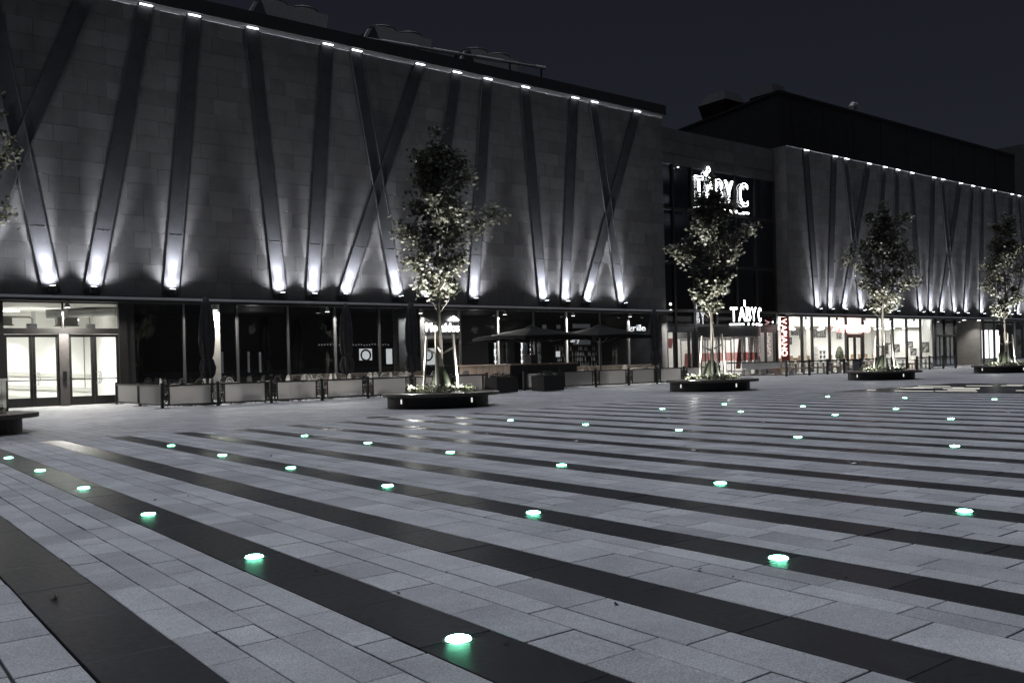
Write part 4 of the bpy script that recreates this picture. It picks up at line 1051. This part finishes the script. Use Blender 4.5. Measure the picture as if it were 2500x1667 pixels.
# bar kiosk
t = thing('bar_counter', 'wooden outdoor bar with boarded side under the open parasol', 'bar', (24.95, 32.2, 0))
MB().box(25.0, 28.9, 32.25, 36.3, .04, 1.13).build('body', M['black'], t)
MB().box(24.9, 29.0, 32.12, 36.4, 1.13, 1.19).build('counter_top', M['wood'], t)
y = 32.25
while y < 36.25:
    MB().box(24.955, 24.998, y+.004, y+.153, .05, 1.12).build('side_board', M['wood'], t); y += .157
for x in [25.02+.2*i for i in range(20)]: MB().box(x, x+.19, 32.205, 32.248, .05, 1.12).build('front_board', M['fabric'], t)
MB().box(27.0, 27.4, 33.2, 33.7, 1.19, 1.62).box(27.05, 27.35, 33.15, 33.2, 1.25, 1.55).solo('coffee_machine', M['plastic'], 'black coffee machine standing on the outdoor bar', 'coffee machine', origin=(27.2, 33.4, 1.19))

# planter boxes with low plants
def leaf_blob(m_, c, rx, ry, rz, n, s, rr, flat=.5):
    for i in range(n):
        while True:
            p = Vector((rr.uniform(-1, 1), rr.uniform(-1, 1), rr.uniform(-.2, 1)))
            if p.length < 1: break
        q = Vector((c[0]+p.x*rx, c[1]+p.y*ry, c[2]+p.z*rz)); leaf(m_, q, s*rr.uniform(.6, 1.3), rr, pts=5)
LEAF = [(0, -.5), (.16, -.22), (.46, -.30), (.34, -.02), (.50, .20), (.24, .20), (0, .58)]
def leaf(m_, p, s, rr, pts=9, up=.5):
    d = Vector((rr.gauss(0, 1), rr.gauss(0, 1), rr.gauss(0, .55)-.15)).normalized()
    n = Vector((rr.gauss(0, .7), rr.gauss(0, .7), 1)); n = (n-d*n.dot(d)).normalized(); x = d.cross(n)
    fold = rr.uniform(.05, .35)
    if pts == 5:
        a = [p-d*s*.5, p+x*s*.3+n*s*fold*.5, p+d*s*.6, p-x*s*.3+n*s*fold*.5]
        m_.add(a, [(0, 1, 2), (0, 2, 3)]); return
    R_ = [p+d*(s*v)+x*(s*u)+n*(s*abs(u)*fold) for u, v in LEAF]; Lf = [p+d*(s*v)-x*(s*u)+n*(s*abs(u)*fold) for u, v in LEAF[1:-1]]
    vs = R_+Lf
    m_.add(vs, [(0, 1, 2, 3, 4, 5, 6), (0, 6, 11, 10, 9, 8, 7)])
def planter_box(x, y, lab, rz):
    t = thing('planter_box', lab, 'planter box', (x, y, 0), 0, 'black planter boxes at the terrace edge')
    MB().box(x-.55, x+.55, y-.42, y-.37, .03, .66).box(x-.55, x+.55, y+.37, y+.42, .03, .66).box(x-.55, x-.5, y-.37, y+.37, .03, .66).box(x+.5, x+.55, y-.37, y+.37, .03, .66).box(x-.5, x+.5, y-.37, y+.37, .03, .1).build('box', M['benchbase'], t)
    MB().box(x-.5, x+.5, y-.37, y+.37, .1, .6).build('soil', M['soil'], t)
    m_ = MB(); leaf_blob(m_, (x, y, .58), .62, .45, .30, 420, .10, random.Random(int(x*10)))
    m_.build('shrub', M['shrub'], t)
planter_box(22.5, 29.7, 'low black planter box with shrubs left of the wooden bar', 0)
planter_box(24.6, 29.2, 'low black planter box before the dark front of the bar', 0)

# wine fridges and bits of light inside the restaurant
fr = [(32.04, .5, 'lit drinks fridge just left of the lit mullion behind the bar'), (32.47, .16, 'narrowest lit drinks fridge beside the lit mullion'), (32.76, .22, 'narrow lit drinks fridge right of the lit mullion behind the bar'),
      (34.05, .5, 'lit drinks fridge left of the open parasol pole'), (34.72, .4, 'lit drinks fridge behind the open parasol pole'), (35.25, .3, 'lit drinks fridge right of the open parasol pole')]
for x, w, lab in fr:
    t = thing('drinks_fridge', lab, 'fridge', (x, 42.6, 0), 0, 'lit fridges of bottles in the dark restaurant')
    y = 42.6
    MB().box(x-w/2-.04, x-w/2, y-.02, y+.5, .1, 2.5).box(x+w/2, x+w/2+.04, y-.02, y+.5, .1, 2.5).box(x-w/2, x+w/2, y-.02, y+.5, 2.45, 2.5).box(x-w/2, x+w/2, y-.02, y+.5, .1, .18).box(x-w/2, x+w/2, y-.02, y+.1, .92, 1.0).build('cabinet', M['plastic'], t)
    MB().box(x-w/2, x+w/2, y+.4, y+.42, .18, 2.45).build('light_panel', M['fridge'], t)
    bt = MB(); rb = random.Random(int(x*7))
    for z in (.22, .58, 1.06, 1.42, 1.78, 2.12):
        bt.box(x-w/2, x+w/2, y+.05, y+.38, z-.02, z)
        n = max(2, int(w/.11))
        for i in range(n):
            if rb.random() < .25: continue
            bx_ = x-w/2+.05+i*(w-.1)/max(1, n-1); hh = rb.uniform(.16, .26)
            bt.tube((bx_, y+.2, z), (bx_, y+.2, z+hh), .035, .03, 6); bt.tube((bx_, y+.2, z+hh), (bx_, y+.2, z+hh+.06), .012, None, 5)
    bt.build('bottle', M['photo2'], t, kind='stuff')
t = thing('menu_board', 'bright lit white board with dark round badge inside the dark restaurant', 'board', (23.0, 43, 1.4))
MB().box(23.1, 23.85, 43, 43.05, 1.58, 2.2).build('board', M['screen'], t)
MB().path([(23.42+.28*math.cos(a), 42.9, 1.85+.28*math.sin(a)) for a in [i*math.pi/10 for i in range(21)]], .05, 6).build('round_badge', M['plastic'], t)
t = thing('menu_board', 'tall lit white board left of the restaurant door', 'board', (25.2, 43, 1.2))
MB().box(24.75, 25.1, 43, 43.05, 1.35, 2.18).build('board', M['screen'], t)
t = thing('menu_board', 'lit white board with a dark ring seen through the restaurant door', 'board', (27.3, 43, 1.2))
MB().box(27.3, 27.95, 43, 43.05, 1.25, 2.18).build('board', M['screen'], t)
MB().path([(27.35+.3*math.cos(a), 42.9, 1.8+.3*math.sin(a)) for a in [i*math.pi/10 for i in range(21)]], .05, 6).build('round_badge', M['plastic'], t)
t = thing('menu_board', 'small lit picture between the two groups of fridges and the bar', 'board', (36.9, 43, 1.2))
MB().box(37.0, 37.32, 43, 43.05, 1.55, 1.9).build('board', M['screen'], t)
t = thing('light_string', 'row of tiny lights hanging above the counter in the dark restaurant', 'string lights', (19, 43, 2.4))
rs = random.Random(5)
MB().path([(20.7, 43, 2.56), (22.8, 43, 2.51), (25.0, 43, 2.52)], .008, 4).build('cable', M['plastic'], t)
for i in range(26): 
    x = 20.75+i*.165
    MB().lathe([(.001, -.05), (.02, -.03), (.022, 0), (.001, .03)], (x, 43, 2.43+rs.uniform(-.03, .03)), 6).build('bulb', M['slot'], t)
for x, y, h in ((14.9, 41, 2.08), (16.16, 41, 2.08), (16.72, 41, 2.05)):
    MB().box(x-.04, x+.04, y-.04, y+.04, 1.1, h).build('tube_lamp_or_reflection', M['grey_reflection'], bl)  # glowing bars stand in for upright reflections in the glass, not lamps
for a, c, z0, z1 in ((39.82, 41.36, 3.45, 3.72), (39.82, 41.36, 2.35, 2.68), (37.2, 37.5, 3.4, 3.65), (38.4, 38.7, 3.4, 3.65)):
    MB().box(a, min(c, 41.85), 44.5, 44.55, z0, z1).build('window_reflection', M['grey_reflection'], bl)  # glowing plates in place of pale rectangles reflected in the glass
t = thing('bottle_shelf', 'dim shelf of bottles behind the glass near the right closed parasol', 'shelf', (38.2, 43.5, 0))
sb = MB()
for z in (.9, 1.25, 1.6, 1.95, 2.3): sb.box(37.4, 41.2, 43.5, 43.8, z-.03, z)
sb.build('shelf_board', M['plinth'], t)
bt = MB()
for z in (.9, 1.25, 1.6, 1.95):
    for i in range(26):
        if rs.random() < .6: x = 37.5+i*.14; bt.tube((x, 43.6, z), (x, 43.6, z+.2), .035, .03, 6); bt.tube((x, 43.6, z+.2), (x, 43.6, z+.28), .012, None, 5)
bt.build('bottle', M['table'], t, kind='stuff')
spot((38.6, 42.6, 3.4), (38.6, 43.6, 1.5), 25, 100, 1, .1, (1, .95, .88), 'shelf_light')
point((17, 42.5, 3.2), 20, .2, (1, .95, .9), 'dim_room_fill'); point((30, 42, 3.2), 16, .2, (1, .95, .9), 'dim_room_fill')  # added fill without fixtures, lifts the black of the restaurant glass

# ------------------------------------------------------------------ right terrace
tr_ = thing('terrace_fence', 'black post and rail fence before the bright restaurant', 'fence', (46.7, 33, 0))
RFX = [46.9, 49.3, 51.3, 53.2, 55.15, 57.1, 59.1, 61.1, 62.5, 64.3, 66.3, 68.2]
for x in RFX: MB().box(x-.055, x+.055, 32.945, 33.055, .0, 1.0).build('post', M['black'], tr_)
for a, c in zip(RFX[:-1], RFX[1:]):
    if a == 61.1: continue
    MB().box(a+.055, c-.055, 32.97, 33.03, .84, .93).build('rail', M['black'], tr_); MB().box(a+.055, c-.055, 32.97, 33.03, .06, .10).build('rail', M['black'], tr_)
    MB().box(a+.06, c-.06, 32.995, 33.005, .10, .84).build('glass_pane', M['glass'], tr_)
MB().box(46.85, 46.95, 33.06, 37.5, .84, .93).box(46.85, 46.95, 33.06, 37.5, .06, .1).build('rail', M['black'], tr_)
def picnic(x, y, rz, lab, first=[None]):
    if first[0] is None:
        t = thing('picnic_table', lab, 'picnic table', (x, y, 0), rz, 'wooden tables with benches on the right terrace'); first[0] = t
        for i in range(4): MB().box(-1.0, 1.0, -.38+i*.195, -.20+i*.195, .70, .74).build('top_plank', M['oak'], t, local=True)
        for s_ in (-1, 1): MB().box(-1.0, 1.0, s_*.72-.14, s_*.72+.14, .42, .46).build('bench', M['oak'], t, local=True)
        for s_ in (-1, 1):
            MB().box(s_*.8-.04, s_*.8+.04, -.35, -.27, 0, .70).box(s_*.8-.04, s_*.8+.04, .27, .35, 0, .70).box(s_*.8-.04, s_*.8+.04, -.85, .85, .36, .42).box(s_*.8-.04, s_*.8+.04, -.82, -.74, 0, .36).box(s_*.8-.04, s_*.8+.04, .74, .82, 0, .36).build('leg_frame', M['oak'], t, local=True)
        return t
    return copy_tree(first[0], (x, y, 0), rz, lab)
for i, (x, y) in enumerate(((51.0, 35.4), (53.9, 35.2), (56.9, 35.4), (59.9, 35.2), (63.6, 35.4), (66.6, 35.2))):
    picnic(x, y, 0, f'oak picnic table with benches, {ORD[i]} from the corner sign behind the rail fence')
for i, (x, y) in enumerate(((51.0, 35.4), (53.9, 35.2), (56.9, 35.4), (59.9, 35.2), (63.6, 35.4), (66.6, 35.2))):
    for k, dx in enumerate((-.55, .35)):
        lx = x+dx
        tl = thing('table_lantern', f'small white lantern near the {"left" if k == 0 else "right"} end of the {ORD[i]} oak picnic table', 'lantern', (lx, y, .74), 0, 'white lanterns on the picnic tables')
        MB().lathe([(.06, .74), (.075, .76), (.075, .88), (.05, .92), (.001, .93)], (lx, y, 0), 12).build('shade', M['strip'], tl)
        MB().lathe([(.08, .741), (.08, .755), (.0, .755)], (lx, y, 0), 12).build('foot', M['black'], tl)
for i, x in enumerate((56.3, 57.0, 57.6, 58.4, 59.3)):
    jb = thing('glass_jar', f'pale jar standing on the restaurant service counter, {ORD[i]} from the corner sign', 'jar', (x, 41.5, 1.08), 0, 'jars on the service counter')
    MB().lathe([(.09, 1.08), (.10, 1.1), (.10, 1.3), (.06, 1.36), (.06, 1.4), (.0, 1.4)], (x, 41.5, 0), 12).build('body', M['table'], jb)
t = thing('white_bench', 'long white bench seat against the first bright restaurant window', 'bench', (50, 36.9, 0))
MB().box(48.2, 53.6, 36.9, 37.3, .40, .46).build('seat', M['table'], t); MB().box(48.2, 53.6, 37.3, 37.36, .40, .85).build('backrest', M['table'], t)
for x in (48.5, 50.2, 51.9, 53.4): MB().box(x-.05, x+.05, 36.95, 37.3, 0, .4).build('leg', M['table'], t)
t = thing('waste_bin', 'dark ribbed bin at the rail fence beside the third planter', 'bin', (55.7, 33.6, 0))
MB().lathe([(.26, 0), (.30, .75), (.31, .8), (.28, .8)], (55.9, 33.7, 0), 20, lambda a, z, k: 1+.03*math.sin(14*a)).build('body', M['fabric'], t); MB().ring((55.9, 33.7, .8), .24, .32, 0, .05, 20).build('rim', M['black'], t)

# ------------------------------------------------------------------ round planters, trees
def planter(x, y, lab, ang):
    t = thing('round_planter_bench', lab, 'planter bench', (x, y, 0), 0, 'round planter benches along the plaza')
    bx_, by_ = x-.10*math.cos(YAW), y+.10*math.sin(YAW)
    MB().lathe([(1.50, 0), (1.50, .33), (1.0, .33)], (bx_, by_, 0), 48).build('base', M['benchbase'], t)
    for k in range(8):
        a = ang+k*math.pi/4
        MB().ring((x, y, 0), 1.12, 1.74, .335, .425, 8, a+.003, a+math.pi/4-.003).build('seat_segment', M['bench'], t)
    MB().lathe([(1.115, .30), (1.115, .40), (.6, .46), (.001, .50)], (x, y, 0), 24).build('soil', M['soil'], t)
    for da in (-44, 40):
        a = math.atan2(-by_, -bx_)+R(da); px, py = bx_+1.503*math.cos(a), by_+1.503*math.sin(a)
        tx, ty = -math.sin(a)*.028, math.cos(a)*.028; nx, ny = math.cos(a)*.006, math.sin(a)*.006
        MB().hexa([(px-tx, py-ty, .15), (px+tx, py+ty, .15), (px+tx+nx, py+ty+ny, .15), (px-tx+nx, py-ty+ny, .15), (px-tx, py-ty, .28), (px+tx, py+ty, .28), (px+tx+nx, py+ty+ny, .28), (px-tx+nx, py-ty+ny, .28)]).build('slot_light', M['slot'], t)
    return t
def cover(x, y, seed):
    m_ = MB(); rr = random.Random(seed)
    for i in range(1500):
        a = rr.uniform(0, 2*math.pi); q = 1.06*math.sqrt(rr.random()); z = .44+rr.uniform(0, .20)*(1.15-q*.6)+(.1 if rr.random() < .1 else 0)
        leaf(m_, Vector((x+q*math.cos(a), y+q*math.sin(a), z)), rr.uniform(.05, .11), rr, 5)
    o = m_.build('ground_cover', M['plant'], kind='stuff'); o['label'] = 'low leafy plants filling a round planter'; o['category'] = 'plants'
def tree(x, y, H, hw, zc, seed, lab, lean=(0, 0), nleaf=7200, open_=.5, dens=1.0):
    rr = random.Random(seed)
    t = thing('maple_tree', lab, 'tree', (x, y, .45), 0, 'young maples in the round planters')
    tp = [(x, y, .45)]; 
    for i in range(1, 11):
        f = i/10; tp.append((x+lean[0]*f+rr.uniform(-.04, .04)*min(1, f*3), y+lean[1]*f+rr.uniform(-.04, .04)*min(1, f*3), .45+(H-.7)*f))
    MB().path(tp, [.085, .075, .07, .066, .06, .052, .044, .036, .028, .02, .01], 9).build('trunk', M['bark'], t, smooth=True)
    lim = MB(); cl = []
    nb = rr.choice((24, 27, 30))
    for i in range(nb):
        f = (i+.3)/nb; z = zc-.15+(H-zc-.3)*f*.93
        k = (z-.45)/(H-.7)*10; i0 = min(9, int(k)); a_ = Vector(tp[i0]).lerp(Vector(tp[i0+1]), k-i0)
        g_ = (z-zc)/(H-zc)
        env = hw*(min(1, .40+g_*2.4) if g_ < .25 else max(.13, 1.0-(g_-.25)*1.22))*rr.uniform(.72, 1.2)
        az = i*2.39996+rr.uniform(-.5, .5); ln = env*rr.choice((.6, .8, .95, 1.1, 1.35))
        rise = ln*rr.uniform(.45, .95)
        e = a_+Vector((ln*math.cos(az), ln*math.sin(az), rise)); mdp = a_.lerp(e, .5)+Vector((rr.uniform(-.08, .08), rr.uniform(-.08, .08), -.06*ln))
        lim.path([a_, mdp, e], [.028*(1-g_*.5), .017, .006], 5)
        cl.append((e, .22+.12*env, 1.0)); cl.append((a_.lerp(e, .72), .22+.12*env, .9)); cl.append((a_.lerp(e, .42), .22+.1*env, .6))
        for q in range(2):
            f2 = rr.uniform(.45, .9); b0 = a_.lerp(e, f2); e2 = b0+Vector((rr.uniform(-.45, .45), rr.uniform(-.45, .45), rr.uniform(.05, .4)))*(.4+env*.45)
            lim.path([b0, e2], [.010, .004], 4); cl.append((e2, .26, .6))
    cl.append((Vector(tp[-1])+Vector((0, 0, .1)), .25, .9)); cl.append((Vector(tp[-2]), .32, .9))
    # bare twigs reaching out of the foliage
    for q in range(5):
        b0 = Vector(tp[3+q % 3]); a = rr.uniform(0, 6.28); e2 = b0+Vector((.45*math.cos(a), .45*math.sin(a), rr.uniform(.35, .7))); lim.path([b0, b0.lerp(e2, .6)+Vector((.03, 0, .04)), e2], [.012, .008, .003], 4)
    lim.build('branches', M['bark'], t)
    m_ = MB(); tot = sum(c[2]*c[1] for c in cl)
    for c, rad, w in cl:
        n = max(3, int(nleaf*w*rad/tot*rr.uniform(.6, 1.3)))
        for i in range(n):
            p = Vector((rr.gauss(0, .5), rr.gauss(0, .5), rr.gauss(0, .42)))*rad+c
            if p.z < zc-.25: continue
            leaf(m_, p, rr.uniform(.085, .165), rr)
    m_.build('crown', M['leaf'], t)
    return t
def supports(x, y, lab, spec, h=1.75):
    t = thing('tree_support', lab, 'tree stakes', (x, y, .45), 0, 'wooden stakes propping the young maples')
    for dx, dy, hh, ln in spec:
        MB().hexa([(x+dx-.03, y+dy-.03, .40), (x+dx+.03, y+dy-.03, .40), (x+dx+.03, y+dy+.03, .40), (x+dx-.03, y+dy+.03, .40), (x+dx*(1-ln)-.03, y+dy*(1-ln)-.03, hh), (x+dx*(1-ln)+.03, y+dy*(1-ln)-.03, hh), (x+dx*(1-ln)+.03, y+dy*(1-ln)+.03, hh), (x+dx*(1-ln)-.03, y+dy*(1-ln)+.03, hh)]).build('stake', M['stake'], t)
        sx_, sy_ = x+dx*(1-ln*.75), y+dy*(1-ln*.75)
        MB().hexa([(sx_, sy_, hh-.42), (x+.05, y, hh-.62), (x+.05, y+.02, hh-.62), (sx_, sy_+.02, hh-.42), (sx_, sy_, hh-.36), (x+.05, y, hh-.56), (x+.05, y+.02, hh-.56), (sx_, sy_+.02, hh-.36)]).build('tie', M['twine'], t)
def bag(x, y, lab):
    t = MB().lathe([(.36, .44), (.34, .6), (.25, .9), (.13, 1.12), (.09, 1.16)], (x, y, 0), 20, lambda a, z, k: 1+.07*math.sin(3*a+k))
    t.solo('watering_bag', M['bag'], lab, 'watering bag', 'watering bags round the young trunks', origin=(x, y, .45), smooth=True)
PL = [(2.2, 22.5), (14.75, 22.45), (27.15, 22.45), (40.55, 23.1), (53.1, 22.9)]
pn = ['cut by the left edge of photo', 'before the left terrace, nearest one', 'before the revolving door', 'before the bright restaurant windows', 'farthest right before the shop']
HT = [8.2, 8.35, 8.2, 8.55, 9.0]; HWD = [1.45, 1.45, 1.18, 1.6, 1.5]
cx_ = Vector((math.cos(YAW), -math.sin(YAW)))
for i, (x, y) in enumerate(PL):
    planter(x, y, f'round black planter with wooden seat ring, {pn[i]}', .4+i*.7)
    cover(x, y, 40+i)
    tree(x, y, HT[i], HWD[i], 3.2, 60+i, f'young maple with pointed crown lit from below, {pn[i]}', (rnd.uniform(-.15, .15), rnd.uniform(-.15, .15)))
    rt = Vector((cx_.x, cx_.y)); bk = Vector((-cx_.y, cx_.x))
    sp_ = [rt*-.5+bk*-.2, rt*.5+bk*-.05, rt*-.08+bk*-.5]
    supports(x, y, f'three pale wooden stakes tied to a maple trunk, {pn[i]}', [(sp_[0].x, sp_[0].y, 2.1, .25), (sp_[1].x, sp_[1].y, 2.15, .2), (sp_[2].x, sp_[2].y, 2.2, .1)])
    bag(x, y, f'dark green watering bag round a maple trunk, {pn[i]}')
    l1 = Vector((x, y))-rt*.80+bk*-.35; l2 = Vector((x, y))+rt*.62+bk*-.1
    for q, en in ((l1, 5200), (l2, 3200)):
        m_ = MB().tube((q.x, q.y, .44), (q.x, q.y, .58), .06, .07, 12)
        m_.solo('planter_spotlight', M['black'], f'small {"left" if q is l1 else "right"} spotlight in the planter {pn[i]}', 'spotlight', 'spotlights under the maples', origin=(q.x, q.y, .44))
        tg = Vector((x, y, 4.4))
        spot((q.x, q.y, .66), (tg.x-(.25*rt.x if q is l1 else -.25*rt.x), tg.y, tg.z), en, 62, 1.0, .04, (1, .985, .93), 'planter_light')
        point((q.x, q.y, .62), 90, .03, (1, .985, .93), 'planter_glow')
# slatted container on the left planter bench
t = thing('slatted_bin', 'grey slatted container with lid on the planter bench at the left edge', 'container', (3.2, 23.55, .43))
x, y = 3.2, 23.55
for i in range(5): 
    MB().box(x-.24+i*.098, x-.15+i*.098, y-.27, y-.24, .43, 1.13).build('slat', M['bin'], t)
MB().box(x-.24, x+.25, y-.238, y+.24, .45, 1.12).build('body', M['plastic'], t)
MB().box(x+.25, x+.29, y-.2, y+.2, .43, 1.02).build('side_board', M['bin'], t)
MB().box(x-.28, x+.29, y-.29, y+.28, 1.13, 1.18).build('lid', M['bin'], t)
